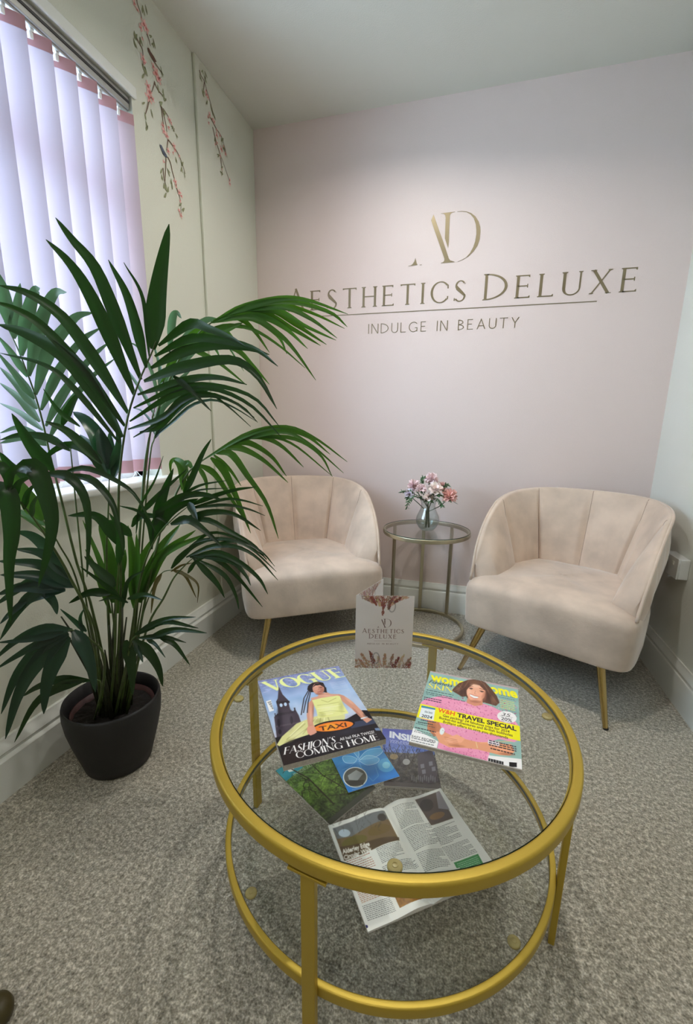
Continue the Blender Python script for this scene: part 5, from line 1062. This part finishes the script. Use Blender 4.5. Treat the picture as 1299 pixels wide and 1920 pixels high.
# ------------------------------------------------------------------ folded price card standing on the glass
A0 = onz(665, 1252, .4492)[:2]; A1 = onz(772, 1253, .4492)[:2]; u = (A1-A0)/np.linalg.norm(A1-A0); CW, CH = .1535, .211
cd = thing('folded_card', 'standing folded price card with pampas grass print behind the two magazines', 'card', (A0[0], A0[1], .4492), math.atan2(u[1], u[0]))
def pampas(c, cx, cy, up, scale=1, seed=1):
    r_ = random.Random(seed)
    for k in range(13):
        ang = math.radians(-90*up+(k-6)*9+r_.uniform(-8, 8)); L = r_.uniform(.034, .060)*scale*(1-.05*abs(k-6)); x0, y0 = cx+(k-6)*.0100*scale, cy; col_ = r_.choice([(140, 84, 74), (176, 136, 112), (120, 70, 62), (196, 166, 140), (152, 120, 104)])
        ex, ey = x0+math.cos(ang)*L, y0+math.sin(ang)*L*1.0; c.line([(x0, y0), (ex, ey)], .0010, (150, 120, 100), .9)
        for j in range(90):
            t = r_.random()**.7; px, py = x0+(ex-x0)*t, y0+(ey-y0)*t; sp = .0075*scale*(1-t*.75); qx, qy = px+r_.uniform(-sp, sp), py+r_.uniform(-sp, sp)
            c.ell(qx, qy, r_.uniform(.0014, .0040), .0011, tuple(v+r_.randint(-18, 18) for v in col_), ang+r_.uniform(-.6, .6), .75, n=7)
def card_print(blank=False):
    c = Canvas(CW, CH, 190); c.grad((226, 222, 222), (222, 214, 210)); c.noise(40, (4, 4, 4), 3)
    pampas(c, CW*.50, -.004, -1, 1.05, 5); pampas(c, CW*.52, CH+.004, 1, 1.15, 9)
    for (x, y, r1, s1) in ((CW*.62, .030, .010, 1), (CW*.37, CH-.030, .010, -1)):
        for k in range(3): P = [(x+(r1-k*.0012)*math.cos(t), y+(r1*1.7-k*.0012)*math.sin(t)) for t in np.linspace(0, 6.28, 22)]; c.line(P, .0007, (120, 116, 116), .8)
    if not blank:
        S = .026; c.fill([[(CW*.375+x*S, .091-y*S) for x, y in p] for p in LOGO], (100, 74, 70))
        p, w_ = lettering('AESTHETICS', .10, .055, .05, .17, {0}, .86); c.quadtext(p, w_, 1, (.018, .0935), (.130, .0935), (.018, .107), (112, 84, 78), traced=False)
        p, w_ = lettering('DELUXE', .10, .055, .05, .17, {0}, .86); c.quadtext(p, w_, 1, (.036, .1095), (.110, .1095), (.036, .123), (112, 84, 78), traced=False)
        c.line([(.050, .130), (.098, .130)], .0006, (150, 120, 116)); p, w_ = lettering('INDULGE IN BEAUTY', .10, .10, 0, .2); c.quadtext(p, w_, 1, (.032, .1365), (.116, .1365), (.032, .1405), (130, 104, 100), traced=False)
    return c
c = card_print(); c.mesh('front_panel', lambda X, Y: np.stack([X, -.0004+0*X, CH-Y], -1), 'printm', cd)
b = MB(); b.box((0, -.0002, 0), (CW, .0002, CH)); b.build('front_panel_back', 'white_paper', cd)
P2 = onz(720, 1084, .449+CH)[:2]-A0; ca, sa = u; loc2 = np.array([P2[0]*ca+P2[1]*sa, -P2[0]*sa+P2[1]*ca]); d2 = loc2/np.linalg.norm(loc2); n2 = np.array([d2[1], -d2[0]])
c = card_print(); c.a = c.a*.6+np.array((226, 222, 222))*.4
c.mesh('side_panel', lambda X, Y: np.stack([d2[0]*X+n2[0]*.0006, d2[1]*X+n2[1]*.0006, CH-Y], -1), 'printm', cd)
b = MB(); b.box((0, -.0002, 0), (CW, .0002, CH), math.atan2(d2[1], d2[0])); b.build('side_panel_back', 'white_paper', cd)
# brown rounded foot just entering the frame at the lower left
p = onz(-6, 1905, .01); ft = thing('furniture_foot', 'dark olive rounded furniture foot at the very bottom left of the photo', 'furniture foot', (p[0], p[1], 0))
b = MB(); b.lathe([(0, 0), (.020, 0), (.026, .008), (.028, .022), (.024, .036), (.012, .042), (0, .043)], 32); M_['olive'] = mat('dark_olive_paint', srgb(66, 58, 24), .5); b.build('foot', 'olive', ft, smooth=True)
